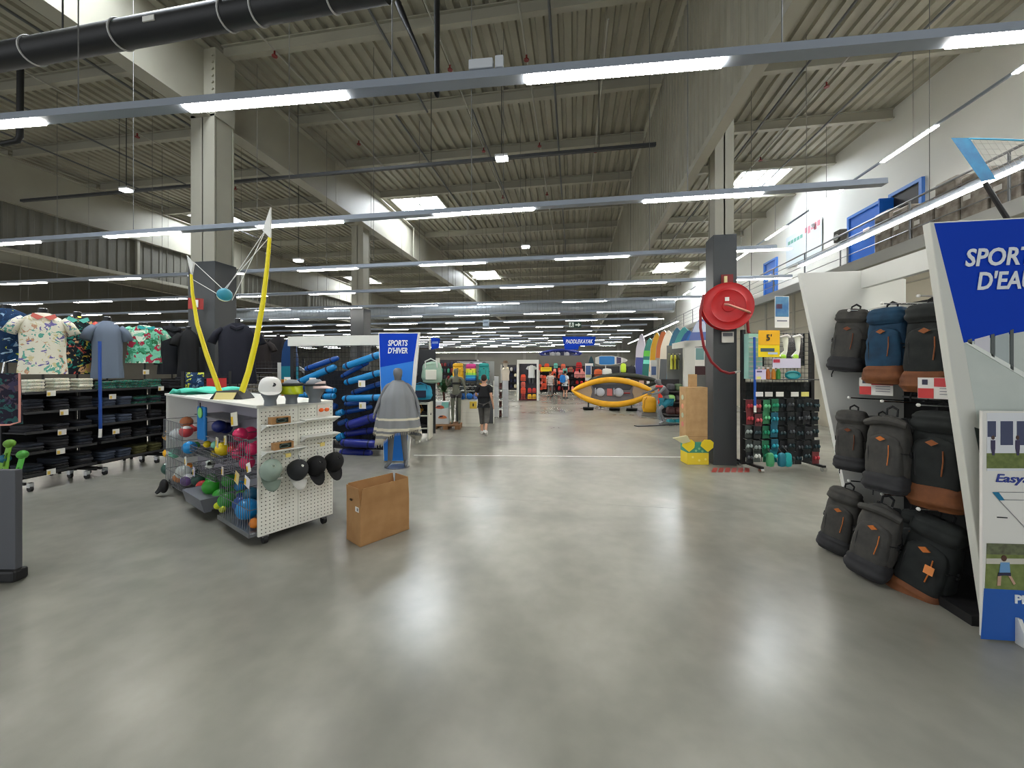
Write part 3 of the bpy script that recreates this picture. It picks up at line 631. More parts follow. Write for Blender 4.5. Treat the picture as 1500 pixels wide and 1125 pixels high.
# ---- yellow beach game standing on the gondola
B = at_z(341, 584, GH + .03)
vg = thing('beach_ball_game', 'two bent yellow poles with white tips holding a ball on strings', 'ball game', B)
def rel(u, v, d): return at_d(u, v, d) - B
dB = -B.x * math.sin(YAW) + B.y * math.cos(YAW)
L_ = [rel(324, 580, dB), rel(316, 556, dB), rel(303, 520, dB), rel(289, 475, dB), rel(282, 430, dB + .05), rel(280, 402, dB + .1)]
R_ = [rel(353, 578, dB), rel(364, 545, dB), rel(375, 500, dB), rel(385, 445, dB), rel(392, 385, dB - .05), rel(395, 348, dB - .1)]
yl = mat((236, 220, 28), .35)
MB().tube(L_, [.028, .027, .026, .022, .018, .015], 10).build('yellow_pole', yl, vg, smooth=True)
MB().tube(R_, [.034, .033, .031, .028, .024, .02], 10).build('yellow_pole', yl, vg, smooth=True)
whm = mat((222, 224, 222), .4)
def fin(a, b_, c_, th):
    a, b_, c_ = Vector(a), Vector(b_), Vector(c_); n = (b_ - a).cross(c_ - a).normalized() * th
    vs_ = [a + n, b_ + n, c_ + n, a - n, b_ - n, c_ - n]
    return MB().add(vs_, [(0, 1, 2), (5, 4, 3), (0, 3, 4, 1), (1, 4, 5, 2), (2, 5, 3, 0)])
fin(rel(281, 406, dB + .1), rel(274, 374, dB + .1), rel(285, 386, dB + .1), .012).build('pole_tip', whm, vg, bevel=.006)
fin(rel(397, 350, dB - .1), rel(397, 303, dB - .1), rel(385, 338, dB - .1), .015).build('pole_tip', whm, vg, bevel=.006)
bc = rel(329, 432, dB + .05)
MB().ell((0, 0, 0), .083, 18, 12).build('game_ball', stripes('game_ball_mat', [(40, 140, 165), (226, 232, 220), (200, 214, 60), (40, 140, 165), (226, 232, 220)], 'X', 7, .5, [0, .04, .2, .36, .5]), vg, smooth=True, loc=bc).rotation_euler = (.3, .5, 2.6)
for (a, b_) in (((284, 384), (326, 423)), ((280, 408), (321, 432)), ((388, 338), (331, 424)), ((394, 348), (329, 423)), ((388, 340), (340, 440))):
    MB().cyl(rel(*a, dB + (.1 if a[0] < 330 else -.1)), rel(*b_, dB + .05), .0045, n=5).build('string', whm, vg)
MB().prism([(-.2, 0), (.2, 0), (.12, .1), (-.12, .1)], -.12, .12, 'XZ', Matrix.Rotation(YAW, 4, 'Z')).build('weighted_base', mat((40, 41, 44), .5), vg, bevel=.01)
o = MB().prism([(-.14, 0), (.1, 0), (.14, .085), (-.1, .085)], -.135, -.125, 'XZ', Matrix.Rotation(YAW, 4, 'Z')).build('sign_card', mat((238, 222, 150), .6), vg)
# turquoise towel and bits lying on the gondola top
tw = tag(MB().grid(lambda a, b_: (-.1 + .75 * a, .6 * b_, .02 + .025 * math.sin(a * 9 + b_ * 4) + .02 * math.sin(b_ * 11)), 14, 8).build('folded_towel', mat((92, 214, 190), .9), smooth=True, solid=.03, loc=GM @ Vector((.1, GL - .75, GH + .05)), rz=GRZ), 'crumpled turquoise towel lying on the gondola top', 'towel')
# ---- cardboard box in front
A = Vector((-2.12, 3.56, 0)); ab = Vector((.30, .49, 0)).normalized()
cb = thing('cardboard_box', 'tall open brown cardboard box standing on the floor', 'box', A, math.atan2(ab.y, ab.x))
W, D, H, FH = .575, .29, .41, .175
MB().bx(0, W, 0, .006, 0, H).bx(0, W, D - .006, D, 0, H).bx(0, .006, .006, D - .006, 0, H).bx(W - .006, W, .006, D - .006, 0, H).bx(0, W, 0, D, 0, .006).build('carton', CARD, cb)
def flap(p, q, out): # upright flap on an edge, leaning outward by out
    p, q = Vector(p), Vector(q); e = (q - p).normalized(); n = Vector((e.y, -e.x, 0)); u = Vector((0, 0, FH)) + n * out
    a, b_ = p + e * .004 , q - e * .004; c_, d_ = b_ + u - e * .016, a + u + e * .016; t_ = n * -.005
    return MB().add([a, b_, c_, d_, a + t_, b_ + t_, c_ + t_, d_ + t_], [(0, 1, 2, 3), (7, 6, 5, 4), (0, 4, 5, 1), (1, 5, 6, 2), (2, 6, 7, 3), (3, 7, 4, 0)]).build('flap', CARD, cb)
flap((0, 0, H), (W, 0, H), .012); flap((W, 0, H), (W, D, H), .0); flap((W, D, H), (0, D, H), .01); flap((0, D, H), (0, 0, H), .012)
MB().bx(-.0015, 0, .03, .1, H - .07, H - .02).build('shipping_label', PAPER, cb); MB().bx(-.002, -.0012, .04, .07, H - .06, H - .03).build('label_print', mat((120, 120, 120), .7), cb)
MB().ell((-.012, .17, H + .035), (.004, .03, .012), 10, 6).build('hand_hole', mat((60, 42, 24), .9), cb)
# ================================================================ BACKPACK STAND WITH BANNER
SB_ = Vector((2.95, 3.75, 0))
st = thing('backpack_stand', 'white framed wall stand with slanted side panels and black back', 'shop display', SB_)
def sb(m_, name, mm, **k): o = m_.build(name, mm, st, **k); o.location = -SB_; return o
YL, YR = 4.45, 3.12
sb(MB().prism([(2.86, .03), (2.34, 2.8), (2.94, 2.8), (3.3, 2.7), (3.3, .03)], YL - .03, YL + .03, 'XZ'), 'side_panel', WHITE, bevel=.005)
sb(MB().prism([(2.80, .03), (2.45, 2.82), (4.2, 2.82), (4.2, .03)], YR - .03, YR + .03, 'XZ'), 'side_panel', OFFW, bevel=.005)
sb(MB().bx(2.9, 2.96, YR + .03, YL - .03, 2.62, 2.8), 'header_board', WHITE)
sb(MB().bx(3.28, 3.32, YR + .03, YL - .03, .05, 2.45), 'back_board', mat((20, 20, 22), .7))
sb(MB().bx(2.75, 3.3, YR + .03, YL - .03, .0, .07), 'base_plinth', mat((18, 18, 20), .6))
sb(MB().bx(2.94, 3.3, YL - .45, YL - .04, 2.35, 2.4), 'top_shelf', OFFW)
for z in (2.36, 1.52, .72):
    for y in (4.15, 3.75, 3.4):
        h_ = sb(MB().cyl((2.62, y, z), (3.3, y, z - .03), .006, n=6), 'hook', CHROME)
        MB().ell((2.62, y, z), .014, 8, 6).build('hook_tip', PAPER, h_)
    sb(MB().cyl((3.262, YR + .05, z), (3.262, YL - .05, z), .012, n=6), 'cross_bar', CHROME)
# banner print
bn = lambda *p: [at_y(u, v, YR - .031) for u, v in p]
bl_ = plate(st, [Vector((2.475, YR - .031, 2.81)), Vector((4.19, YR - .031, 2.81)), Vector((4.19, YR - .031, 2.3)), at_y(1412, 502, YR - .031)], BLUE, 'banner_blue', SB_)
gph = mottled('banner_photo', (206, 212, 206), (194, 202, 196), 3, .6)
plate(st, [at_y(1412, 502, YR - .031), Vector((4.19, YR - .031, 2.3)), Vector((4.19, YR - .031, 1.2)), at_y(1447, 700, YR - .031)], gph, 'banner_photo', SB_)
dgp = mat((92, 98, 98), .6); 
for pts in (((1452, 490), (1457, 489), (1457, 524), (1452, 521)), ((1480, 484), (1485, 482), (1485, 543), (1480, 540)), ((1418, 498), (1424, 496), (1424, 505), (1418, 502)), ((1428, 626), (1447, 632), (1447, 690), (1440, 690))):
    plate(st, [at_y(u, v, YR - .036) for u, v in pts], dgp if pts[0][1] < 600 else mat((52, 62, 58), .6), 'photo_post', SB_, .003)
plate(st, [at_y(u, v, YR - .036) for u, v in ((1414, 502), (1420, 500), (1505, 548), (1505, 556))], mat((232, 236, 230), .6), 'photo_ledge', SB_, .003)
plate(st, [at_y(u, v, YR - .034) for u, v in ((1458, 492), (1478, 487), (1478, 536), (1458, 522))], mat((176, 186, 186), .5), 'photo_window', SB_, .002)
plate(st, [at_y(u, v, YR - .034) for u, v in ((1428, 497), (1450, 491), (1450, 518), (1428, 506))], mat((216, 214, 222), .5), 'photo_window', SB_, .002)
wt = mat((232, 236, 240), .5)
for (s_, u, v, px) in (("SPORTS", 1470, 377, 96), ("D'EAU", 1473, 412, 72)):
    p = at_y(u, v, YR - .038) - SB_; text('sign_text', s_, .165, wt, st, p, (R(90), 0, 0), .18, .004, width=px / FPX * 2.66)
# price cards
for (u, v, la) in ((1283, 566, 0), (1377, 569, 1)):
    p = at_x(u, v, 2.72) - SB_
    c_ = MB().box((0, 0, 0), (.006, .24, .16)).build('price_card', PAPER, st, loc=p); c_.rotation_euler = (0, 0, R(34))
    MB().box((-.005, .075, -.04), (.004, .085, .075)).build('card_red', mat((206, 62, 62), .6), c_); MB().box((-.005, -.045, .045), (.004, .15, .065)).build('card_stripe', mat((206, 70, 74), .6), c_)
    MB().box((-.006, .08, .045), (.003, .03, .04)).build('card_picture', mat((60, 60, 80), .6), c_)
    for k in range(3): MB().box((-.005, -.05, .0 - .022 * k), (.003, .1, .005)).build('card_line', mat((130, 130, 140), .6), c_)
# ---- backpacks
def sq(a, e=.55):
    c, s = math.cos(a), math.sin(a); return (math.copysign(abs(c) ** e, c), math.copysign(abs(s) ** e, s))
def interp(t, ks):
    for i in range(len(ks) - 1):
        if t <= ks[i + 1][0]:
            f = (t - ks[i][0]) / (ks[i + 1][0] - ks[i][0]); f = f * f * (3 - 2 * f); return ks[i][1] * (1 - f) + ks[i + 1][1] * f
    return ks[-1][1]
WK = [(0, .10), (.06, .9), (.3, 1.04), (.7, .98), (.9, .86), (.97, .6), (1, .1)]; DK = [(0, .2), (.06, .85), (.3, 1.08), (.7, .95), (.9, .75), (.97, .5), (1, .1)]
def sack(w_, d_, z0, z1, cy=0, n=28, m_=18, wr=.008, seed=0):
    rnd = random.Random(seed); ph = [rnd.uniform(0, 6) for _ in range(6)]
    def f(a, b_):
        x, y = sq(2 * PI * a); ww = w_ / 2 * interp(b_, WK); dd = d_ / 2 * interp(b_, DK)
        k = 1 + wr * 6 * (math.sin(9 * a * PI + ph[0] + 5 * b_) * math.sin(11 * b_ + ph[1]) + .5 * math.sin(23 * b_ + ph[2] + 8 * a)) * .5
        return (x * ww * k, cy + y * dd * k, z0 + (z1 - z0) * b_)
    return MB().grid(f, n, m_, True)
def backpack(la, p, rz, body, low, accent, tilt=0, s=1., lean=0, roll=False, seed=0, gr='backpacks on the stand'):
    t = thing('backpack', la, 'backpack', p, 0, gr); t.rotation_euler = (lean, tilt, rz); t.scale = (s * .9, s * .86, s * 1.2)
    # origin at the top carrying loop, pack hangs below
    sack(.31, .2, -.56, -.04, seed=seed).build('main_bag', body, t, smooth=True)
    sack(.27, .12, -.52, -.17, cy=-.085, seed=seed + 9, wr=.01).build('front_pocket', body, t, smooth=True)
    sack(.326, .275, -.585, -.425, cy=-.04, seed=seed + 3).build('base_panel', low, t, smooth=True)
    if roll: MB().tube([(-.15, -.06, -.1), (-.05, -.095, -.075), (.05, -.095, -.075), (.15, -.06, -.1)], [.035, .042, .042, .035], 10, flat=.7).build('rolled_top', body, t, smooth=True)
    else: sack(.30, .19, -.15, -.02, cy=-.02, seed=seed + 5).build('top_lid', body, t, smooth=True)
    MB().prism([(-.036, -.2), (0, -.218), (.036, -.2), (0, -.182)], -.152, -.14, 'XZ').build('leather_patch', accent, t)
    MB().tube([(.06, -.145, -.24), (.065, -.156, -.3), (.055, -.156, -.38)], .0045, 6).build('zip_pull', accent, t)
    MB().tube([(-.1, -.1, -.2), (-.1, -.14, -.28), (-.095, -.14, -.4)], .004, 5).build('zip_line', mat((24, 24, 26), .6), t)
    MB().tube([(-.04, .04, -.05), (-.04, .05, .0), (0, .05, .02), (.04, .05, .0), (.04, .04, -.05)], .009, 6).build('carry_loop', mat((26, 26, 28), .8), t, smooth=True)
    for sx in (-1, 1):
        MB().tube([(sx * .06, .09, -.06), (sx * .09, .14, -.2), (sx * .1, .15, -.36), (sx * .12, .1, -.5)], .028, 8, flat=.3).build('shoulder_strap', mat((28, 29, 31), .85), t, smooth=True)
        MB().tube([(sx * .13, .06, -.54), (sx * .15, .04, -.62), (sx * .14, .02, -.66 - .02 * sx)], .006, 5).build('loose_strap', mat((24, 24, 26), .8), t)
        MB().box((sx * .165, -.01, -.3), (.012, .03, .04)).build('buckle', mat((20, 20, 22), .5), t)
        MB().tube([(sx * .158, .05, -.28), (sx * .17, -.02, -.3), (sx * .135, -.11, -.29)], .007, 5, flat=.5).build('compression_strap', mat((24, 24, 26), .8), t)
    return t
gry = mottled('pack_grey', (72, 70, 66), (58, 57, 55), 14, .85); dgr = mottled('pack_dark_grey', (48, 48, 50), (40, 40, 43), 14, .85); blk = mottled('pack_black', (36, 40, 39), (26, 28, 28), 12, .85)
brn = mottled('pack_brown', (128, 76, 38), (98, 55, 27), 10, .75); nvy = mottled('pack_blue', (24, 66, 94), (18, 48, 72), 9, .85); lea = mat((146, 84, 42), .7); org = mat((196, 110, 46), .6); brd = mat((124, 66, 36), .7)
def hang(u, v, X): p = at_x(u, v, X); return p
F_ = R(-58)
backpack('slim grey backpack hung highest beside the white side panel', hang(1252, 449, 2.72), F_ + R(8), gry, dgr, brd, tilt=R(6), s=.92, seed=1)
backpack('blue backpack with brown leather base on the top row', hang(1303, 446, 2.78), F_ - R(4), nvy, brn, lea, s=1.02, seed=2)
backpack('black backpack with brown base on the top row by the banner panel', hang(1366, 438, 2.9), F_, blk, brn, lea, s=1.1, seed=3)
backpack('small grey backpack on the middle row beside the white side panel', hang(1249, 597, 2.66), F_ + R(6), gry, dgr, brd, s=.86, seed=4)
backpack('roll top grey backpack with orange zip on the middle row', hang(1303, 600, 2.62), F_ - R(4), gry, dgr, org, s=.98, roll=True, seed=5)
backpack('black backpack with brown base on the middle row by the banner panel', hang(1379, 596, 2.86), F_ - R(2), blk, brn, lea, s=1.14, seed=6)
backpack('small grey backpack with orange zip on the lowest row by the side panel', hang(1242, 712, 2.62), F_ + R(4), gry, dgr, org, tilt=R(8), s=.94, seed=7)
backpack('grey backpack with orange zip in the middle of the lowest row', hang(1298, 731, 2.58), F_ + R(2), gry, dgr, org, tilt=R(10), s=.98, roll=True, seed=8)
b9 = backpack('black backpack with brown base and orange tag on the lowest row', hang(1384, 756, 2.84), F_ - R(4), blk, brn, org, tilt=R(12), s=1.12, seed=9)
MB().box((.06, -.16, -.3), (.055, .006, .05)).build('orange_tag', mat((240, 150, 84), .5), b9)
for (u, v, la) in ((1285, 462, 'dark backpack hidden behind the slim grey one on the top row'), (1342, 462, 'dark backpack hung behind the blue one'), (1290, 606, 'dark backpack behind the small grey one on the middle row'), (1345, 610, 'dark backpack behind the roll top grey one on the middle row'), (1345, 745, 'dark backpack hung behind the grey one on the lowest row')):
    p = hang(u, v, 3.02); backpack(la, p, F_, dgr if 'small' in la else blk, blk, brd, s=.8, seed=len(la))
# ---- standing poster board in front of the banner
TB = Vector((2.68, 3.0, 0)); tt = thing('poster_board', 'standing poster board with lawn game photos and blue foot area', 'poster board', TB)
MB().bx(0, .85, 0, .02, .02, 1.52).build('board', PAPER, tt)
def tp(pts, mm, name, off=.003): return plate(tt, [at_y(u, v, 3.0 - off) for u, v in pts], mm, name, TB, .0025)
tp(((1446, 605), (1560, 605), (1560, 690), (1446, 690)), mat((226, 228, 232), .5), 'photo_sky')
for (a_, b_) in ((1447, 1459), (1466, 1484), (1490, 1502)): tp(((a_, 617), (b_, 617), (b_, 640 if a_ < 1460 else 652), (a_, 640 if a_ < 1460 else 652)), mat((70, 76, 106), .5), 'photo_window', .005)
tp(((1446, 664), (1560, 664), (1560, 686), (1446, 686)), mottled('photo_grass', (120, 132, 74), (98, 112, 60), 30, .7), 'photo_grass', .005)
for x in (1455, 1491):
    tp(((x - 3, 645), (x + 3, 645), (x + 3, 657), (x + 2, 667), (x - 1, 667), (x - 3, 657)), mat((64, 58, 88), .6), 'photo_player', .007)
    tp([(x + 2.4 * math.cos(i * PI / 4), 641 + 3.2 * math.sin(i * PI / 4)) for i in range(8)], mat((82, 58, 52), .6), 'photo_player_head', .007)
text('poster_title', 'EasySet', .075, mat((44, 62, 150), .6), tt, at_y(1492, 702, 2.996) - TB, italic=.2, bold=.001, width=.26)
tp(((1454, 721), (1463, 721), (1472, 733), (1464, 733)), mat((24, 120, 160), .5), 'drawn_net_band', .005)
for a_, b_ in (((1462, 721), (1560, 722)), ((1470, 732), (1560, 734)), ((1464, 733), (1512, 784))):
    p, q = at_y(*a_, 2.995) - TB, at_y(*b_, 2.995) - TB; MB().cyl(p, q, .0022, n=4).build('drawn_line', mat((150, 150, 152), .6), tt)
tp(((1461, 757), (1476, 758), (1476, 759.5), (1461, 758.5)), INK, 'print_line', .004)
tp(((1446, 800), (1560, 803), (1560, 868), (1443, 862)), mottled('photo_lawn', (126, 138, 78), (106, 120, 62), 24, .7), 'photo_lawn')
tp(((1446, 796), (1560, 799), (1560, 814), (1446, 812)), mottled('photo_hedge', (84, 84, 66), (110, 118, 86), 30, .7), 'photo_hedge', .005)
tp(((1445, 818), (1560, 819), (1560, 827), (1445, 826)), mat((206, 202, 190), .6), 'photo_path', .005)
tp(((1466, 824), (1479, 824), (1480, 840), (1464, 840)), mat((112, 160, 206), .6), 'photo_shirt', .007)
tp(((1463, 839), (1481, 839), (1481, 844), (1472, 843), (1462, 844)), mat((40, 40, 66), .6), 'photo_shorts', .009)
tp(((1462, 843), (1467, 843), (1466, 858), (1461, 858)), mat((196, 158, 136), .6), 'photo_leg', .007); tp(((1477, 843), (1481, 843), (1488, 855), (1485, 857)), mat((196, 158, 136), .6), 'photo_leg', .007)
tp([(1471 + 4 * math.cos(i * PI / 5), 818 + 4.6 * math.sin(i * PI / 5)) for i in range(10)], mat((86, 56, 44), .6), 'photo_hair', .007)
tp(((1442, 862), (1565, 868), (1565, 944), (1437, 936)), mat((28, 90, 178), .5), 'blue_foot')
text('foot_text', 'Pl', .075, wt, tt, at_y(1486, 878, 2.994) - TB, bold=.003, align='LEFT'); 
ft = MB().prism([(-.2, 0), (.0, 0), (.0, .17), (-.02, .17), (-.08, .03), (-.2, .02)], -.012, .012, 'YZ').build('board_foot', WHITE, tt, bevel=.003); ft.location = (.19, 0, 0)
MB().bx(.17, .6, -.2, -.12, 0, .022).build('foot_bar', WHITE, tt)
# ---- badminton set standing behind the banner
D0 = 3.35; P0 = at_d(1486, 335, D0); bt = thing('badminton_net_set', 'teal badminton net set on a slanted black pole above the blue banner', 'sports net', Vector((P0.x, P0.y, 2.8)))
rl = lambda u, v, d=D0: at_d(u, v, d) - bt.location
MB().tube([rl(1490, 342), rl(1474, 318), rl(1443, 268)], .018, 8).build('pole', BLACK, bt, smooth=True)
fab = [rl(1393, 202), rl(1420, 202), rl(1459, 262), rl(1438, 266)]; n_ = ray(1420, 230).normalized() * .006
MB().add([p - n_ for p in fab] + [p + n_ for p in fab], [(0, 1, 2, 3), (7, 6, 5, 4), (0, 4, 5, 1), (1, 5, 6, 2), (2, 6, 7, 3), (3, 7, 4, 0)]).build('net_sleeve', mottled('teal_sleeve', (6, 84, 128), (10, 108, 150), 9, .5), bt)
MB().tube([rl(1418, 203), rl(1460, 204), rl(1510, 206)], .007, 6).build('top_cord', mat((60, 150, 190), .5), bt)
mb = MB()
for i in range(9): mb.cyl(rl(1424 + i * 10, 203.5), rl(1455 + i * 10, 250), .0012, n=3, caps=False)
for j in range(6): mb.cyl(rl(1426 + j * 5, 210 + j * 8), rl(1515, 212 + j * 8), .0012, n=3, caps=False)
mb.build('net_mesh', mat((206, 206, 200), .7), bt)['kind'] = 'stuff'
# ================================================================ CLOTHES SHELVES ON THE LEFT
random.seed(11)
dshelf = mat((38, 38, 40), .55, .3)
def clothes_unit(y0, y1, la, X=-7.78, top=1.6):
    t = thing('clothes_shelf', la, 'shelf', (X, y0, 0)); w_ = y1 - y0
    MB().bx(-.47, -.44, 0, w_, .12, top).build('back_board', mat((20, 20, 22), .7), t)
    for yy in (.015, w_ - .015): MB().bx(-.46, -.42, yy - .015, yy + .015, .1, top).bx(-.46, 0, yy - .012, yy + .012, .12, .16).build('upright', mat((30, 30, 32), .5, .4), t)
    for z in SHZ:
        s_ = MB().bx(-.44, 0, .01, w_ - .01, z - .02, z).build('shelf_board', dshelf, t); MB().bx(0, .008, .01, w_ - .01, z - .025, z + .012).build('front_edge', mat((62, 62, 64), .5, .4), s_)
    MB().bx(-.92, -.47, .01, w_ - .01, 1.43, 1.45).build('rear_shelf_board', dshelf, t)
    for yy in (.03, w_ - .03): MB().bx(-.92, -.89, yy - .015, yy + .015, 0, 1.43).build('rear_upright', mat((30, 30, 32), .5, .4), t)
    for yy in (.1, w_ - .1):
        for x in (-.06, -.4):
            c_ = MB().cyl((x, yy - .015, .045), (x, yy + .015, .045), .045, n=12).build('castor', BLACK, t, smooth=True); MB().bx(x - .03, x + .03, yy - .025, yy + .025, .06, .13).build('castor_fork', CHROME, c_)
    return t
SHZ = (.25, .57, .87, 1.16, 1.45)
UN = [(4.3, 5.16, 'black wheeled clothes shelf under the palm tree shirt'), (5.2, 6.22, 'black wheeled clothes shelf under the grey tee'), (6.28, 7.3, 'black wheeled clothes shelf under the black hooded top')]
units = [clothes_unit(*u) for u in UN]
def card(u, v, X, par, base, w_=.1, h_=.085):
    p = at_x(u, v, X) - base; c_ = MB().box((0, 0, 0), (.004, w_, h_)).build('price_card', PAPER, par, loc=p); MB().box((.003, -w_ * .27, -.01), (.003, w_ * .32, h_ * .6)).build('card_mark', mat((226, 190, 90), .6), c_)
for k, ps in enumerate((((75, 576), (94, 604), (91, 633), (89, 661), (75, 691)), ((165, 581), (170, 632), (214, 545), (236, 569)))):
    for (u, v) in ps: card(u, v, -7.755, units[k], Vector(units[k].location))
bp = units[0]; p0 = at_x(146, 500, -7.7) - Vector(bp.location); p1 = at_x(147, 628, -7.7) - Vector(bp.location); p2 = at_x(146.5, 641, -7.7) - Vector(bp.location)
MB().cyl(p0, p1, .022, n=8).build('blue_rod', mat((24, 74, 160), .5), bp, smooth=True); MB().cyl(p1, p2, .022, n=8).build('rod_tip', PAPER, bp)
# folded garments
PALM = speckle('print_palm', (226, 222, 204), [(112, 104, 160), (96, 168, 150), (206, 196, 150), (196, 150, 120)], 13, .9, .56)
TROP = speckle('print_tropical', (20, 26, 34), [(36, 132, 120), (36, 132, 120), (224, 176, 130), (226, 206, 90), (214, 90, 80)], 14, .9, .52)
FLOR = speckle('print_floral', (126, 206, 176), [(40, 110, 70), (176, 40, 70), (60, 150, 110), (226, 236, 220)], 10, .9, .5)
WAVE = speckle('print_wave', (16, 48, 84), [(150, 180, 206), (20, 60, 100), (24, 70, 116), (196, 206, 70), (110, 140, 170)], 13, .9, .54)
GRNP = speckle('print_green', (26, 96, 70), [(60, 150, 90), (20, 60, 60), (40, 130, 130), (150, 30, 50)], 16, .9, .45)
DKS = [mat((22, 23, 27), .9), mat((30, 31, 38), .9), mat((42, 42, 46), .9), mat((26, 32, 44), .9), speckle('print_dark', (20, 20, 24), [(70, 66, 62), (40, 40, 46), (90, 84, 76)], 14, .9, .56)]
JEAN = mat((62, 72, 90), .9); OLIV = mat((78, 76, 40), .9)
fg = {}
def folded(p, m_, la, gr, w_=.25, h_=.035, d_=.34):
    k = m_.name
    if k not in fg:
        def f(a, b_):
            x, y = sq(2 * PI * a, .3); e = 1 - .06 * (2 * b_ - 1) ** 4; return (x * .5 * e + .01 * math.sin(7 * a), y * .5 * e, b_ + .06 * math.sin(9 * a * PI) * math.sin(PI * b_))
        mb = MB().grid(f, 20, 4, True); n = len(mb.v); mb.f.append(tuple(range(20))[::-1]); mb.f.append(tuple(range(n - 20, n)))
        o = mb.build('folded_garment', m_, smooth=True); fg[k] = o
    else: o = fg[k].copy(); COL.objects.link(o)
    o.location = p; o.scale = (d_, w_, h_); o.rotation_euler = (0, 0, random.uniform(-.06, .06)); return tag(o, la, 'folded clothes', gr)
SN = ['lowest', 'second lowest', 'middle', 'second highest', 'highest']
for k, (y0, y1, ul) in enumerate(UN):
    for si, z in enumerate(SHZ):
        ns = 3 if k == 0 else 4
        for j in range(ns):
            y = y0 + .14 + (y1 - y0 - .28) * j / (ns - 1)
            if k == 0 and si == 4: ms, la = [PALM] * 4, 'folded pale palm print shirt on the top of the shelf under the palm tree shirt'
            elif k == 1 and si == 4: ms, la = [GRNP] * 3, 'folded green printed shirt on the highest shelf under the grey tee'
            elif k == 1 and si == 0 and j > 1: ms, la = [OLIV] * 3, 'folded olive trousers on the lowest shelf under the grey tee'
            elif k == 1 and j < 2 and si in (0, 2, 3): ms, la = [JEAN] * 3, 'folded blue grey jeans on the %s shelf under the grey tee' % SN[si]
            elif k == 1 and si == 3: ms, la = [GRNP, DKS[3], GRNP], 'folded dark green shirt on the second highest shelf under the grey tee'
            else: ms, la = [random.choice(DKS) for _ in range(random.randint(2, 4))], 'folded dark garment on the %s shelf of the %s' % (SN[si], ['shelf with palm shirts', 'shelf with green shirts', 'shelf behind the ball gondola'][k])
            zz = z
            for m_ in ms:
                h_ = random.uniform(.036, .05); folded(((-7.90 if si == 4 else -7.98) + random.uniform(-.01, .02), y, zz + .001), m_, la, ul.replace('black wheeled clothes', 'clothes on the'), .2, h_, .2 if si == 4 else .36); zz += h_ * 1.0 + .004
# shirts on busts
def shirt(la, p, rz, m_, h_=.9, w_=.5, sleeve=1, col=None, ms=None, gr='shirts shown on busts above the shelves', base=True, hood=False):
    t = thing('display_shirt', la, 'shirt', p, rz, gr)
    rnd = random.Random(len(la)); ph = rnd.uniform(0, 6)
    wk = [(0, 1.08), (.35, .98), (.7, 1.0), (.86, .98), (.93, .72), (1, .3)]; dk = [(0, 1.1), (.4, 1), (.8, .95), (.93, .7), (1, .45)]
    def f(a, b_):
        an = 2 * PI * a; fold = 1 + .05 * (1 - b_) * math.sin(an * 7 + ph) + .025 * math.sin(an * 13 + 3 * b_)
        return (math.cos(an) * w_ * .42 * interp(b_, wk) * fold, math.sin(an) * .13 * interp(b_, dk) * fold, h_ * b_)
    MB().grid(f, 40, 16, True).build('shirt_body', m_, t, smooth=True)
    for s in (-1, 1):
        if sleeve == 1: pts = [(s * w_ * .33, 0, h_ * .9), (s * w_ * .47, 0, h_ * .82), (s * w_ * .58, -.01, h_ * .66)]; rs = [.07, .085, .1]
        elif sleeve == 2: pts = [(s * w_ * .33, 0, h_ * .9), (s * w_ * .46, 0, h_ * .8), (s * w_ * .52, 0, h_ * .5), (s * w_ * .5, -.04, h_ * .2)]; rs = [.07, .08, .07, .055]
        MB().tube(pts, rs, 14, caps=False, flat=.75).build('sleeve', ms or m_, t, smooth=True, solid=.006)
    if col: 
        for s in (-1, 1): MB().prism([(0, h_ * .93), (s * .11, h_ * .985), (s * .13, h_ * .93), (s * .06, h_ * .88)], -.115, -.095, 'XZ').build('collar', col, t)
    if hood: MB().tube([(-.12, .02, h_ * .95), (-.08, -.08, h_ * .93), (0, -.1, h_ * .9), (.08, -.08, h_ * .93), (.12, .02, h_ * .95), (.06, .1, h_ * .97), (-.06, .1, h_ * .97)], .045, 8, closed=True).build('hood', m_, t, smooth=True)
    MB().lathe([(.0, h_ * .9), (.055, h_ * .92), (.05, h_ * 1.06), (.053, h_ * 1.07), (0, h_ * 1.07)], 14).build('bust_neck', mat((20, 21, 26), .4), t, smooth=True)
    MB().lathe([(0, h_ * 1.07), (.045, h_ * 1.07), (.045, h_ * 1.08), (0, h_ * 1.08)], 12).build('neck_cap', CHROME, t)
    bz = -.22 if base is True else base
    if base: MB().cyl((0, 0, bz), (0, 0, .1), .014, n=8).lathe([(0, bz), (.04, bz), (.04, bz + .012), (0, bz + .012)], 14).build('bust_stand', DARK, t)
    return t
def sh_at(u, v0, v1, la, m_, X=-8.0, turn=-25, w_=.5, **k):
    p = at_x(u, v1, X); d = -p.x * math.sin(YAW) + p.y * math.cos(YAW); return shirt(la, p, R(90 + turn), m_, (v1 - v0) / FPX * d * .95, w_, base=1.4505 - p.z, **k)
sh_at(10, 448, 531, 'navy shirt printed with white waves on a bust', WAVE, X=-8.5, w_=.56)
sh_at(63, 454, 548, 'white shirt printed with palm trees and a coral collar on a bust', PALM, X=-8.15, w_=.56, col=mat((232, 122, 110), .9))
sh_at(113, 459, 548, 'black tropical print shirt with turquoise collar on a bust', TROP, X=-8.5, w_=.54, col=mat((110, 206, 190), .9), ms=speckle('print_trop2', (30, 30, 40), [(214, 90, 80), (226, 206, 90), (36, 132, 120)], 8, .9, .4))
sh_at(157, 466, 554, 'plain blue grey tee on a bust above the shelves', mat((104, 116, 134), .9), X=-8.15, w_=.46)
sh_at(212, 474, 532, 'mint shirt with red flowers and turquoise band on a bust', FLOR, X=-8.15, w_=.56, col=mat((60, 180, 186), .9))
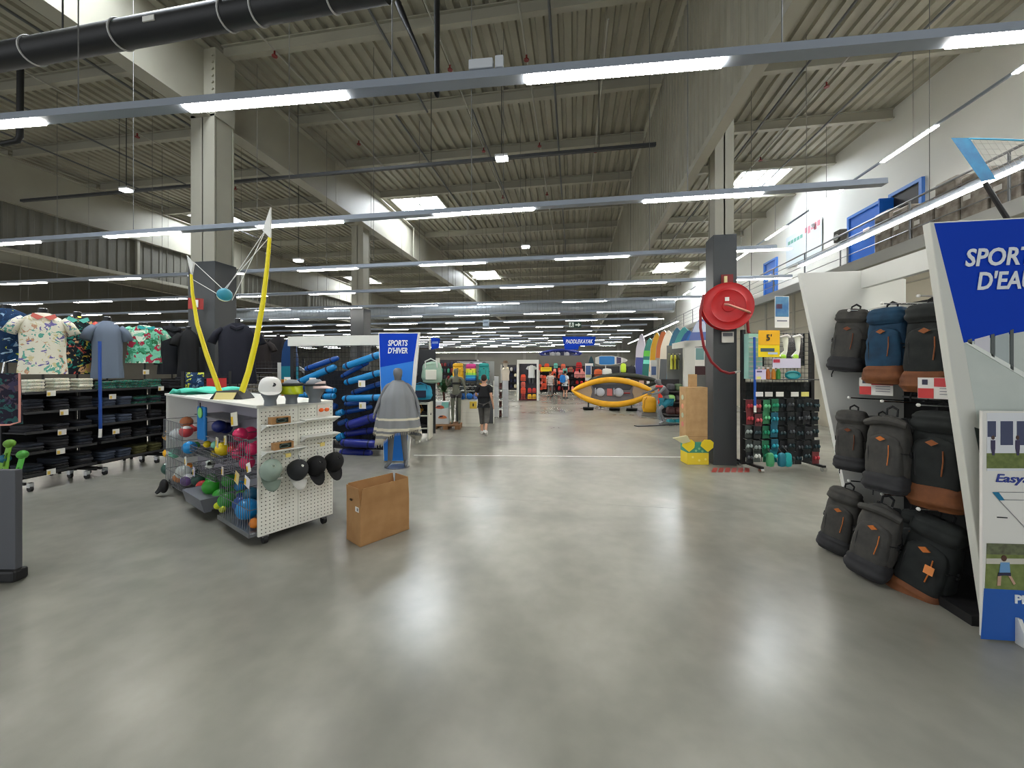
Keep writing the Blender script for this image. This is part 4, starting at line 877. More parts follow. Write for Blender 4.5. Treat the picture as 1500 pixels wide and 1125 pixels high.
sh_at(252, 474, 548, 'black long sleeved top on a bust between the floral shirt and column', mat((26, 28, 34), .9), X=-8.5, sleeve=2, w_=.52, hood=True)
sh_at(276, 480, 552, 'plain black tee on a bust close to the column', mat((20, 21, 24), .9), X=-8.15, w_=.42)
p = at_d(348, 562, 7.9); shirt('dark navy hooded top hung in front of the column', p, R(35), mat((18, 20, 34), .9), 1.25, .75, sleeve=1, hood=True, base=-p.z, gr='dark tops near the column')
p = at_d(380, 548, 9.9); shirt('dark brown tee on a bust behind the wire rack', p, R(25), mat((36, 30, 30), .9), .9, .6, base=-p.z, gr='dark tops near the column')
p = at_d(408, 545, 10.9); shirt('dark tee on a bust beside the standing board', p, R(25), mat((28, 26, 30), .9), 1.0, .6, base=-p.z, gr='dark tops near the column')
# wire racks behind the gondola
def wire_rack(la, p, rz, w_=1.1, h_=1.75, fill=None, nm='wire_rack'):
    t = thing(nm, la, 'shop rack', p, rz); mb = MB()
    for i in range(int(w_ / .08) + 1): mb.cyl((-w_ / 2 + i * .08, 0, .12), (-w_ / 2 + i * .08, 0, h_), .004, n=4, caps=False)
    for j in range(int((h_ - .12) / .08) + 1): mb.cyl((-w_ / 2, 0, .12 + j * .08), (w_ / 2, 0, .12 + j * .08), .004, n=4, caps=False)
    mb.build('wire_grid', mat((30, 30, 32), .5, .3), t)['kind'] = 'stuff'
    for s in (-1, 1):
        MB().bx(s * w_ / 2 - .02, s * w_ / 2 + .02, -.02, .02, .08, h_ + .05).build('post', BLACK, t); MB().bx(s * w_ / 2 - .03, s * w_ / 2 + .03, -.3, .3, .08, .12).build('foot', BLACK, t)
        for y in (-.26, .26): MB().cyl((s * w_ / 2 - .02, y, .04), (s * w_ / 2 + .02, y, .04), .04, n=10).build('castor', BLACK, t)
    return t
p = at_d(400, 600, 9.4); wr1 = wire_rack('black wire rack with slatted trays behind the ball gondola', (p.x, p.y, 0), YAW + R(4), 1.5, 2.0)
for j in range(9): MB().bx(-.62, .1, -.16, .12, 1.0 + j * .1, 1.012 + j * .1).build('slat_tray', mat((112, 114, 118), .5), wr1)
MB().bx(.12, .42, -.02, .0, .9, 1.95).build('pale_panel', mat((206, 206, 200), .6), wr1)
wr1.rotation_euler = (0, 0, YAW)
p = at_d(303, 600, 7.2); wr2 = wire_rack('wire rack with patterned towels between clothes shelf and column', (p.x, p.y, 0), YAW + R(35), .7, 1.7)
for j, (m_, z) in enumerate(((WAVE, 1.45), (mat((206, 150, 140), .9), 1.15), (GRNP, .85), (FLOR, .6))):
    MB().grid(lambda a, b_: (-.3 + .26 * a, -.05 + .02 * math.sin(9 * a), z + .28 * b_), 10, 4).build('hanging_towel', m_, wr2, smooth=True, solid=.02)
MB().bx(.0, .3, -.06, -.05, 1.35, 1.62).build('red_notice', mat((190, 40, 44), .6), wr2); MB().bx(.04, .26, -.066, -.06, 1.35, 1.44).build('notice_strip', mat((70, 110, 190), .6), wr2)
# exit style sign on the column and small plates
t = thing('wall_sign', 'small red and white fire sign on the tall grey column', 'sign', at_d(287, 445, 8.35)); 
MB().box((0, 0, 0), (.26, .03, .24), YAW + R(30)).build('plate', mat((150, 34, 30), .5), t); MB().box((.03, -.02, 0), (.07, .03, .16), YAW + R(30)).build('pictogram', PAPER, t)
# foreground grey stand and goods at the picture edge
gsb = thing('grey_stand_base', 'dark grey panel stand on black feet beside the clothes shelves', 'shop display', at_z(10, 852), YAW)
MB().bx(-.7, .07, 0, .05, .1, .94).build('panel', mat((84, 86, 92), .6), gsb, bevel=.004); MB().bx(-.7, .09, -.03, .08, 0, .1).build('foot', mat((30, 30, 32), .6), gsb, bevel=.02)
sw = thing('hanging_swimwear', 'dark patterned swim shorts with pink edging hung beside the shelves', 'swim shorts', at_d(2, 622, 4.9), YAW + R(20), None)
MB().grid(lambda a, b_: (.2 * math.cos(2 * PI * a) * (1 - .1 * b_), .05 * math.sin(2 * PI * a), .66 * b_), 24, 8, True).build('cloth', speckle('print_night', (28, 24, 44), [(60, 56, 84), (40, 90, 90), (90, 70, 80)], 14, .9, .5), sw, smooth=True)
MB().tube([(.2, -.05, .66), (.205, -.055, .3), (.2, -.05, .03), (.12, -.06, .0), (-.2, -.05, .0)], .012, 6).build('edging', mat((216, 150, 140), .8), sw)
MB().tube([(0, 0, .6), (0, .04, .8), (0, .2, .84)], .008, 6).build('hanger_hook', CHROME, sw)
for i, (u0, v0, u1, v1, c_, la) in enumerate(((33, 668, 18, 722, (92, 190, 70), 'bright green plastic swim fin standing beside the clothes shelf'), (14, 652, 4, 690, (120, 180, 50), 'yellow green plastic swim fin hung beside the clothes shelf'), (7, 674, 2, 712, (20, 120, 150), 'teal plastic swim fin hung behind the green fins'))):
    a = at_d(u0, v0, 5.3); b_ = at_d(u1, v1, 5.3); t = thing('swim_fin', la, 'swim fin', a); d = b_ - a
    MB().tube([(0, 0, 0), d * .35, d * .7, d], [.05, .05, .075, .085], 10, flat=.3).build('blade', mat(c_, .4), t, smooth=True)
    MB().ell((0, 0, .02), (.06, .06, .06), 12, 8).build('foot_pocket', mat([x * .8 for x in c_], .45), t, smooth=True)
    for k in (.5, .8): MB().tube([d * .3 + Vector((.02, -.02, 0)), d * k + Vector((.05 * k, -.03, 0))], .008, 5).build('rib', mat([x * .7 for x in c_], .45), t)
# ================================================================ WINTERSPORT DISPLAY AND PONCHO MANNEQUIN
def skinmesh(name, V, E, mm, parent, sub=2, root=0):
    """V: list of (co, rx, ry); grows a smooth skin round the edges"""
    me = bpy.data.meshes.new(name); me.from_pydata([v[0] for v in V], E, []); me.update(); me.materials.append(mm)
    o = bpy.data.objects.new(name, me); COL.objects.link(o); o.parent = parent
    md = o.modifiers.new('skin', 'SKIN'); md.use_smooth_shade = True; md.branch_smoothing = .6
    for i, v in enumerate(V):
        sv = me.skin_vertices[0].data[i]; sv.radius = (v[1], v[2] if len(v) > 2 else v[1]); sv.use_root = (i == root)
    s_ = o.modifiers.new('sub', 'SUBSURF'); s_.levels = sub; s_.render_levels = sub
    return o
def human(par, H=1.75, skin=None, pose=None, female=False, hands=True, only=None):
    k = H / 1.75; J = dict(pel=(0, 0, .96), sp=(0, 0, 1.1), ch=(0, .0, 1.27), nb=(0, .015, 1.43), nk=(0, .0, 1.5), h1=(0, -.015, 1.57), h2=(0, -.02, 1.64), h3=(0, -.005, 1.71),
        sL=(.17, .01, 1.40), eL=(.225, .03, 1.13), wL=(.245, -.03, .89), hL=(.25, -.05, .81), kL=(.1, -.02, .52), aL=(.1, .02, .1), tL=(.115, -.13, .035), hpL=(.095, 0, .9),
        sR=(-.17, .01, 1.40), eR=(-.225, .03, 1.13), wR=(-.245, -.03, .89), hR=(-.25, -.05, .81), kR=(-.1, -.02, .52), aR=(-.1, .02, .1), tR=(-.115, -.13, .035), hpR=(-.095, 0, .9))
    if pose: J.update(pose)
    rad = dict(pel=(.15, .1), sp=(.125 if female else .14, .095), ch=(.15 if female else .165, .11), nb=(.075, .065), nk=(.05, .052), h1=(.078, .096), h2=(.09, .112), h3=(.066, .08), s=(.058, .058), e=(.04, .04), w=(.028, .026), h=(.036, .02), hp=(.085, .09), k=(.056, .056), a=(.038, .042), t=(.038, .024))
    nm = list(J); V = []
    for n_ in nm:
        r_ = rad[n_] if n_ in rad else rad[n_[:-1]]; V.append((tuple(c * k for c in J[n_]), r_[0] * k, r_[1] * k))
    ix = {n_: i for i, n_ in enumerate(nm)}
    E = [('pel', 'sp'), ('sp', 'ch'), ('ch', 'nb'), ('nb', 'nk'), ('nk', 'h1'), ('h1', 'h2'), ('h2', 'h3')]
    for s in 'LR': E += [('nb', 's' + s), ('s' + s, 'e' + s), ('e' + s, 'w' + s), ('w' + s, 'h' + s), ('pel', 'hp' + s), ('hp' + s, 'k' + s), ('k' + s, 'a' + s), ('a' + s, 't' + s)]
    E = [(ix[a], ix[b_]) for a, b_ in E]
    if hands:
        for s in 'LR':
            w0, h0 = Vector(V[ix['w' + s]][0]), Vector(V[ix['h' + s]][0]); d = (h0 - w0).normalized(); side_ = d.cross(Vector((1, 0, 0))).normalized()
            for f in range(5):
                o = side_ * (.027 - .018 * f) * k if f < 4 else side_ * .04 * k
                L_ = (.075, .085, .08, .062)[f] * k if f < 4 else .045 * k
                a = len(V); V.append((tuple(h0 + o + d * L_ * .5 - (d * .05 * k if f == 4 else d * 0)), .009 * k, .009 * k)); V.append((tuple(h0 + o * (1.1 if f < 4 else 1.25) + d * L_ - (d * .04 * k if f == 4 else d * 0)), .008 * k, .008 * k))
                E += [(ix['h' + s], a), (a, a + 1)]
    b_ = skinmesh('body', V, E, skin, par, 2, 0); b_['joints'] = 1
    return {n_: Vector(V[ix[n_]][0]) for n_ in nm}, k
grid_ = lambda: None
HV = Vector((-4.9, 7.5, 0))
hv = thing('wintersport_display', 'wire wall display of blue tubes with white header board', 'shop display', HV)
x0, x1 = -6.15 + 4.9, -3.62 + 4.9
MB().bx(x0, x1 + .1, -.05, .0, 2.29, 2.5).build('header_board', OFFW, hv, bevel=.004)
mb = MB()
for i in range(32): mb.cyl((x0 + .03 + i * (x1 - x0) / 32, .05, .12), (x0 + .03 + i * (x1 - x0) / 32, .05, 2.3), .005, n=4, caps=False)
for j in range(22): mb.cyl((x0, .05, .15 + j * .1), (x1, .05, .15 + j * .1), .005, n=4, caps=False)
mb.build('wire_grid', mat((20, 22, 28), .5, .3), hv)['kind'] = 'stuff'
for x in (x0 + .03, (x0 + x1) / 2 + .35, x1 - .04): MB().bx(x - .04, x + .04, .04, .12, .1, 2.4).build('post', mat((26, 27, 32), .5), hv)
MB().bx(x0, x1, .06, .5, .08, .16).build('base_frame', mat((26, 26, 30), .5), hv)
MB().bx(x0 + .02, x1 - .02, .45, .47, .2, 1.75).build('dark_back', mat((24, 28, 40), .7), hv)
for x in (x0 + .1, x1 - .1, 0):
    for y in (.1, .45): MB().cyl((x - .02, y, .04), (x + .02, y, .04), .04, n=10).build('castor', BLACK, hv)
for (u, v) in ((421, 557), (458, 558), (530, 562), (531, 594)):
    p = at_y(u, v, 7.18) - HV; c_ = MB().box((0, 0, 0), (.15, .006, .13)).build('price_card', PAPER, hv, loc=p); MB().box((-.035, -.004, -.01), (.04, .004, .07)).build('card_mark', mat((210, 196, 120), .6), c_)
tube0 = {}
LB = {0: ('sky blue padded tube strapped to the wire wall', (16, 128, 190)), 1: ('deep blue padded tube strapped to the wire wall', (16, 72, 150)), 2: ('violet blue padded tube strapped to the wire wall', (30, 44, 140))}
for (a, b_, r_, k, Y) in (((447, 541), (496, 524), 4.2, 1, 7.42), ((435, 561), (492, 537), 5.2, 0, 7.3), ((503, 538), (560, 518), 5.2, 0, 7.3), ((505, 561), (560, 545), 5, 0, 7.3), ((502, 584), (560, 582), 5, 0, 7.25), ((515, 576), (560, 561), 4, 1, 7.42),
        ((474, 581), (491, 580), 4.6, 0, 7.2), ((478, 572), (492, 572), 4.2, 0, 7.3), ((436, 579), (452, 578), 4.5, 0, 7.3), ((493, 607), (503, 603), 5, 0, 7.3), ((508, 624), (552, 610), 7, 2, 7.35), ((500, 648), (552, 651), 6.2, 2, 7.3), ((494, 642), (504, 638), 5.5, 0, 7.4),
        ((496, 621), (509, 616), 4, 1, 7.4), ((505, 592), (540, 588), 4, 1, 7.42), ((500, 552), (540, 530), 3.6, 1, 7.45), ((470, 590), (494, 596), 4.6, 1, 7.35), ((505, 604), (545, 596), 4, 1, 7.45), ((505, 636), (548, 630), 5, 2, 7.45), ((498, 662), (545, 664), 5.5, 2, 7.42), ((440, 570), (470, 558), 4, 1, 7.45)):
    A_, B_ = at_y(*a, Y), at_y(*b_, Y); d = B_ - A_; r_ = r_ / FPX * 7.6
    t = thing('padded_tube', LB[k][0], 'foam tube', A_, 0, 'blue tubes of the wintersport display')
    MB().tube([d * 0, d * .03, d * .12, d * .5, d * .9, d * .97, d], [r_ * .5, r_ * .85, r_, r_ * 1.02, r_, r_ * .85, r_ * .5], 14).build('foam', mat(LB[k][1], .35), t, smooth=True)
    for f in (.12, .8): MB().tube([d * (f - .02), d * (f + .02)], r_ * 1.06, 12).build('strap', mat((12, 30, 70), .6), t)
# standing board with rounded top
p = at_y(425, 600, 8.0); bdm = stripes('board_bands', [(60, 60, 66), (196, 120, 30), (24, 120, 140), (18, 60, 110)], 'Z', .4, .4, [0, .44, .62, .74])
t = thing('snow_board', 'upright board in blue teal and orange bands beside the wintersport display', 'board', (p.x, p.y, 0), YAW)
MB().prism([(-.19, .05), (.19, .05), (.2, 1.9), (.15, 2.3), (.06, 2.48), (-.04, 2.5), (-.12, 2.42), (-.18, 2.2), (-.2, 1.9)], -.03, .03, 'XZ').build('deck', bdm, t, bevel=.015)
MB().bx(-.03, .03, .0, .35, 0, .04).bx(-.03, .03, .03, .06, 0, 1.2).build('prop', BLACK, t)
MB().prism([(-.02, 1.96), (.02, 1.96), (.42, 1.7), (.4, 1.62), (.0, 1.9)], .04, .1, 'XZ').build('grey_fin', mat((150, 152, 150), .5), t)
# banner
BB = at_d(582, 674, 7.35); BB.z = 0
bnr = thing('banner_panel', 'blue trapezoid banner panel lettered for winter sports', 'sign', BB, YAW)
pw = lambda u, v: ((u - 582) / FPX * 7.35, EYE - (v - 540) / FPX * 7.35)
MB().prism([pw(562, 676), pw(598, 676), pw(615, 487), pw(554, 487)], 0, .06, 'XZ').build('panel', WHITE, bnr, bevel=.004)
MB().prism([pw(557, 538), pw(606, 529), pw(612, 488.5), pw(555.5, 488.5)], -.004, 0, 'XZ').build('blue_field', BLUE, bnr)
MB().prism([pw(563, 675), pw(594, 675), pw(606, 529), pw(557, 538)], -.004, 0, 'XZ').build('light_blue_field', LBLUE, bnr)
for (s_, v, px) in (('SPORTS', 503, 29), ("D'HIVER", 514, 29)):
    x, z = pw(582.5, v); text('sign_text', s_, .15, wt, bnr, (x, -.008, z), (R(90), 0, 0), .18, .004, width=px / FPX * 7.35)
# poncho mannequin
mgrey = mat((112, 114, 118), .45, name='mannequin_grey')
mp = at_z(583, 684); mq = thing('mannequin', 'grey mannequin draped in a grey poncho with cream stripes', 'mannequin', mp, YAW + R(8))
jt, k = human(mq, 1.86, mgrey, dict(aR=(-.13, -.02, .1), tR=(-.19, -.16, .035), kR=(-.11, -.03, .52), aL=(.13, .0, .1), tL=(.15, -.15, .035), eL=(.3, .02, 1.16), wL=(.36, -.06, .98), hL=(.37, -.1, .92), eR=(-.3, .02, 1.16), wR=(-.36, -.06, .98), hR=(-.37, -.1, .92)))
pon = stripes('poncho_cloth', [(196, 190, 172), (126, 128, 130), (206, 200, 180), (126, 128, 130), (214, 208, 188), (138, 140, 142), (220, 214, 194), (136, 139, 143)], 'Z', .6, .9, [0, .33, .36, .385, .41, .44, .52, .545])
def pf(a, b_):
    an = 2 * PI * a; corner = abs(math.cos(an - R(35))) ** 3 * .28 + abs(math.cos(an + R(60))) ** 3 * .12
    zt = 1.585; L_ = .74 + corner * 1.45
    rr = .085 + .15 * min(1, b_ * 3.2) ** .8 + .16 * b_
    rr += .028 * b_ * math.sin(an * 9) + .015 * b_ * math.sin(an * 17 + 1)
    return (math.cos(an) * rr * 1.02, math.sin(an) * rr * .62 - .01, zt - L_ * b_ ** 1.15 - .03 * max(0, 1 - abs(b_ - .3) * 3) * abs(math.cos(an)))
po = MB().grid(pf, 72, 22, True).build('poncho', pon, mq, smooth=True, solid=.01)
mb = MB()
for i in range(90):
    a = i / 90; q = Vector(pf(a, 1.)); mb.cyl(q, q + Vector((0, 0, -.05)), .005, .002, n=4)
mb.build('fringe', mat((206, 202, 188), .9), mq)['kind'] = 'stuff'
MB().lathe([(.0, 0), (.2, 0), (.2, .012), (0, .012)], 20).build('base_plate', mat((140, 142, 146), .3, .4), mq)
# ================================================================ MIDDLE OF THE HALL
random.seed(21)
def fl(u, v): p = at_z(u, v); return Vector((p.x, p.y, 0))
# ---- walking man
mp = fl(709, 637); wm_ = thing('person', 'man in black tee and grey cropped trousers walking away', 'person', mp, R(180) + YAW * .3)
sk = mat((196, 148, 122), .6, name='skin_tone')
pose = dict(kL=(.09, -.12, .53), aL=(.09, -.16, .1), tL=(.1, -.3, .06), kR=(-.09, .02, .5), aR=(-.09, .22, .2), tR=(-.1, .16, .06), eR=(-.22, .06, 1.14), wR=(-.26, .0, .9), hR=(-.27, -.02, .82), eL=(.24, .0, 1.15), wL=(.2, -.2, 1.12), hL=(.16, -.27, 1.14))
J, k = human(wm_, 1.64, sk, pose)
def vs_(names, add, J=J):
    return [(tuple(J[n_]), add[n_[:-1] if n_[-1] in 'LR' and n_ not in ('sp',) else n_][0], add[n_[:-1] if n_[-1] in 'LR' else n_][-1]) for n_ in names]
def clothes(par, J, m_top, m_bot, k=1., short_sleeve=True, leg=1., shoes=None, hair=None):
    up = [('pel', .185, .14), ('sp', .185, .135), ('ch', .2, .14), ('nb', .085, .075)]; lowp = J['pel'] + Vector((0, 0, -.11 * k))
    V = [(tuple(J[n_] + Vector((0, 0, -.03 * k if n_ == 'nb' else 0))), a * k, b_ * k) for n_, a, b_ in up]; E = [(0, 1), (1, 2), (2, 3), (0, 4)]; V.append((tuple(lowp), .185 * k, .14 * k))
    for s in 'LR':
        i = len(V); sh, el = J['s' + s], J['e' + s]; V += [(tuple(sh), .075 * k, .075 * k), (tuple(sh.lerp(el, .75 if short_sleeve else 1.)), .07 * k, .07 * k)]; E += [(3, i), (i, i + 1)]
        if not short_sleeve: V.append((tuple(J['w' + s]), .045 * k, .045 * k)); E.append((i + 1, i + 2))
    skinmesh('top', V, E, m_top, par, 2)
    V = [(tuple(J['pel'] + Vector((0, 0, .06 * k))), .16 * k, .118 * k)]; E = []
    for s in 'LR':
        i = len(V); V += [(tuple(J['hp' + s]), .105 * k, .11 * k), (tuple(J['k' + s]), .078 * k, .082 * k)]; E += [(0, i), (i, i + 1)]
        if leg > .5: V.append((tuple(J['k' + s].lerp(J['a' + s], leg)), .062 * k, .065 * k)); E.append((i + 1, i + 2))
    skinmesh('trousers', V, E, m_bot, par, 2)
    if shoes:
        for s in 'LR':
            a, t_ = J['a' + s], J['t' + s]; d = (t_ - a)
            MB().tube([a + Vector((0, .05 * k, -.05 * k)), a.lerp(t_, .5) + Vector((0, 0, -.01)), t_, t_ + d * .25], [.045 * k, .052 * k, .045 * k, .025 * k], 10).build('shoe', shoes, par, smooth=True)
    if hair:
        MB().ell(J['h2'] + Vector((0, .034, .012)) * k, (.086 * k, .094 * k, .105 * k), 16, 12).build('hair', hair, par, smooth=True)
        for sx in (-1, 1): MB().ell(J['h2'] + Vector((sx * .088, 0, -.045)) * k, (.014 * k, .026 * k, .034 * k), 8, 6).build('ear', sk, par, smooth=True)
        MB().ell(J['h2'] + Vector((0, -.115, -.05)) * k, (.016 * k, .022 * k, .026 * k), 8, 6).build('nose', sk, par, smooth=True)
        for sx in (-1, 1): MB().ell(J['h2'] + Vector((sx * .036, -.1, -.01)) * k, (.013 * k, .008 * k, .008 * k), 8, 6).build('eye', mat((40, 30, 26), .4), par)
        MB().ell(J['h2'] + Vector((0, -.1, -.09)) * k, (.026 * k, .008 * k, .007 * k), 8, 6).build('mouth', mat((150, 90, 84), .6), par)
clothes(wm_, J, mat((20, 20, 23), .9), mottled('grey_trousers', (92, 90, 86), (80, 78, 76), 12, .9), k, True, .62, mat((214, 212, 208), .6), mat((46, 36, 30), .8))
# ---- two shoppers far back
def shopper(la, p, rz, H, top, bot, leg, hair, shoes=mat((60, 60, 64), .6), ss=True, pose=None):
    t = thing('person', la, 'person', p, rz); J, k = human(t, H, sk, pose, hands=False); clothes(t, J, top, bot, k, ss, leg, shoes, hair); return t, J, k
shopper('shopper in white tee and grey trousers among the life jackets', fl(806, 582), R(170), 1.66, mat((216, 206, 200), .9), mat((116, 112, 110), .9), .9, mat((96, 66, 46), .8))
s2, J2, k2 = shopper('shopper in white top and black shorts near the life jacket wall', fl(828, 584), R(150), 1.68, mat((224, 226, 228), .9), mat((24, 24, 30), .9), .0, mat((40, 32, 28), .8))
bb = thing('rucksack', 'bright blue rucksack worn by the shopper in black shorts', 'rucksack', fl(828, 584) + Vector((-.15, -.26, 1.0 * k2)), R(-30))
sack(.34, .18, 0, .48, seed=4).build('bag', mat((24, 124, 206), .6), bb, smooth=True); MB().tube([(-.1, .08, .44), (-.12, .16, .4), (-.12, .18, .2)], .018, 6).build('strap', mat((20, 90, 160), .6), bb)
shopper('shopper in dark clothes standing beside the shopper in white tee', fl(812, 580), R(200), 1.5, mat((40, 30, 36), .9), mat((30, 26, 30), .9), .9, mat((30, 24, 22), .8))
# ---- bikini mannequin on pallet
pal = thing('wooden_pallet', 'low wooden pallet under the palm tree and beach mannequin', 'pallet', fl(650, 629) + Vector((0, .35, 0)), YAW)
wood = mottled('pallet_wood', (150, 112, 76), (128, 92, 60), 5, .85)
for i in range(5): MB().bx(-.42, .42, -.4 + i * .18, -.28 + i * .18, .1, .125).build('plank', wood, pal)
for x in (-.35, 0, .35): MB().bx(x - .07, x + .07, -.4, .44, 0, .1).build('block', wood, pal)
bm = thing('mannequin', 'grey green mannequin in black bikini top and grey shorts', 'mannequin', Vector((fl(668, 627).x, fl(668, 627).y, .126)), YAW)
mgg = mat((104, 106, 92), .5)
J, k = human(bm, 1.72, mgg, dict(eL=(.27, .02, 1.14), wL=(.3, -.02, .92), hL=(.31, -.04, .84), eR=(-.27, .06, 1.16), wR=(-.3, -.06, 1.3), hR=(-.27, -.12, 1.38)), female=True)
V = [(tuple(J['ch'] + Vector((0, -.01, .03))), .172 * k, .132 * k), (tuple(J['ch'] + Vector((0, -.01, -.06))), .165 * k, .126 * k)]; skinmesh('bikini_top', V, [(0, 1)], mat((20, 20, 22), .8), bm, 2)
V = [(tuple(J['pel'] + Vector((0, 0, .04))), .155 * k, .115 * k), (tuple(J['hpL']), .105 * k, .11 * k), (tuple(J['hpL'].lerp(J['kL'], .38)), .09 * k, .09 * k), (tuple(J['hpR']), .105 * k, .11 * k), (tuple(J['hpR'].lerp(J['kR'], .38)), .09 * k, .09 * k)]
skinmesh('shorts', V, [(0, 1), (1, 2), (0, 3), (3, 4)], mat((72, 70, 72), .8), bm, 2)
# ---- palm tree
pt = thing('potted_palm', 'dark green potted palm beside the printed box', 'potted plant', Vector((fl(640, 628).x, fl(640, 628).y + .62, .126)))
MB().tube([(0, 0, .25), (.02, 0, .6), (-.01, 0, .95)], [.05, .04, .035], 8).build('trunk', mat((74, 46, 36), .9), pt, smooth=True)
MB().lathe([(0, 0), (.13, 0), (.17, .3), (.15, .3), (.14, .26), (0, .26)], 16).build('pot', mat((180, 178, 172), .6), pt, smooth=True)
fr = None
for i in range(22):
    if fr is None:
        mb = MB(); spine = [Vector((.55 * s_, 0, .38 * math.sin(s_ * 2.1) * .9)) for s_ in [j / 8 for j in range(9)]]
        mb.tube(spine, [.008 - .0007 * j for j in range(9)], 4)
        for j in range(1, 9):
            for s in (-1, 1):
                for q in (0, .5):
                    b_ = spine[j - 1].lerp(spine[j], q); tip = b_ + Vector((.12, s * .17 * (1.1 - j * .07), -.09)); w_ = Vector((.018, 0, 0))
                    mb.add([b_ - w_, b_ + w_, tip], [(0, 1, 2)])
        fr = mb.build('frond', mottled('palm_green', (60, 98, 50), (38, 70, 38), 9, .7), pt); o = fr
    else: o = fr.copy(); COL.objects.link(o); o.parent = pt
    o.location = (0, 0, .95); o.rotation_euler = (random.uniform(-.3, .3), random.uniform(-1.0, -.1), i * 2.4); s_ = random.uniform(.5, .68); o.scale = (s_, s_, s_)
# ---- printed white box
p = fl(644, 627.5); bx_ = thing('printed_carton', 'white carton printed with orange clogs standing on the pallet', 'box', Vector((p.x, p.y + .02, .126)), YAW)
MB().bx(-.27, .27, 0, .22, 0, .68).build('carton', mat((204, 208, 208), .6), bx_, bevel=.004)
for (x, z, c_) in ((.0, .5, (196, 92, 66)), (.08, .2, (206, 122, 74))):
    MB().prism([(x + .14 * math.cos(a_) * (1.1 if a_ > PI else .9), z + .055 * math.sin(a_) * (.7 if a_ > PI else 1.2)) for a_ in [i * PI / 8 for i in range(16)]], -.004, 0, 'XZ').build('printed_clog', mat(c_, .6), bx_)
    MB().prism([(x - .1, z + .0), (x + .02, z + .02), (x + .0, z + .05), (x - .08, z + .05)], -.007, -.003, 'XZ').build('printed_strap', mat((60, 50, 60), .6), bx_)
MB().prism([(.02, .44), (.26, .5), (.26, .66), (.06, .66)], -.003, 0, 'XZ').build('printed_wave', mat((126, 186, 176), .6), bx_)
# ---- white low display counter with sign and blue bags
p = fl(689, 625); wc = thing('white_counter', 'white display counter with yellow card and shoes shelf behind', 'counter', p, YAW - R(3))
MB().bx(-.3, .27, 0, .5, 0, .82).build('counter_body', mat((222, 220, 208), .5), wc, bevel=.005); MB().bx(-.02, .2, -.006, 0, .56, .78).build('yellow_card', mat((222, 190, 70), .6), wc); MB().bx(.07, .11, -.01, -.006, .63, .72).build('card_mark', INK, wc)
MB().bx(-.38, -.3, .0, .5, 0, .8).build('counter_side', mat((196, 192, 180), .5), wc); MB().bx(-.375, -.305, -.006, 0, .6, .76).build('yellow_card', mat((222, 190, 70), .6), wc)
for i in range(4): MB().bx(-.26, .25, -.004, 0, .1 + i * .11, .105 + i * .11).build('panel_line', mat((190, 188, 178), .5), wc)
for i, (x, c_, la) in enumerate(((-.26, (30, 90, 160), 'dark blue rolled bag on the white counter'), (-.05, (40, 120, 200), 'bright blue rolled bag on the white counter'), (.16, (110, 140, 220), 'pale blue violet rolled bag on the white counter'))):
    t = thing('rolled_bag', la, 'bag', Matrix.Translation(p) @ Matrix.Rotation(YAW, 4, 'Z') @ Vector((x, .2, .83)), YAW)
    MB().tube([(-.095, 0, .09), (-.05, 0, .1), (.05, 0, .1), (.095, 0, .09)], [.05, .095, .095, .05], 12).build('roll', mat(c_, .6), t, smooth=True); MB().tube([(0, -.1, .1), (0, 0, .2), (0, .1, .1), (0, 0, .004)], .008, 5, closed=True).build('strap', mat((20, 30, 60), .6), t)
# shoe shelf behind the counter
q = at_d(690, 600, 12.55); ss = thing('shoe_shelf', 'white shelf of sandals below the bright backpacks', 'shelf', (q.x, q.y, 0), YAW)
MB().bx(-.5, .75, .28, .32, 0, 2.05).build('back_panel', mat((150, 152, 150), .6), ss)
for z in (.93, 1.08, 1.23): MB().bx(-.5, .75, -.05, .28, z - .02, z).build('shelf_board', OFFW, ss)
for x in (-.5, .73): MB().bx(x, x + .02, -.05, .28, 0, 1.4).build('side', OFFW, ss)
MB().bx(-.5, .75, .0, .28, 0, .9).build('plinth', mat((70, 72, 76), .6), ss)
sh0 = None; shc = [(176, 190, 200), (70, 80, 90), (200, 196, 190), (90, 150, 170), (214, 170, 60), (60, 60, 66), (196, 206, 206), (120, 130, 140)]
for zi, z in enumerate((.93, 1.08, 1.23)):
    for i in range(8):
        wp = Matrix.Translation((q.x, q.y, 0)) @ Matrix.Rotation(YAW, 4, 'Z') @ Vector((-.42 + i * .15, .1, z + .001)); c_ = random.choice(shc); la = 'sandal on the %s board of the shelf below the bright backpacks' % ('lowest', 'middle', 'highest')[zi]
        if sh0 is None: sh0 = shoe(wp, YAW + R(80), mat(c_, .6), mat((226, 226, 222), .6), la, 'sandals on the shelf'); 
        else: dup(sh0, wp, YAW + R(random.uniform(60, 110)), la, 'sandals on the shelf', mats={'upper': mat(c_, .6), 'sole': mat(random.choice(((226, 226, 222), (40, 40, 44))), .6)})
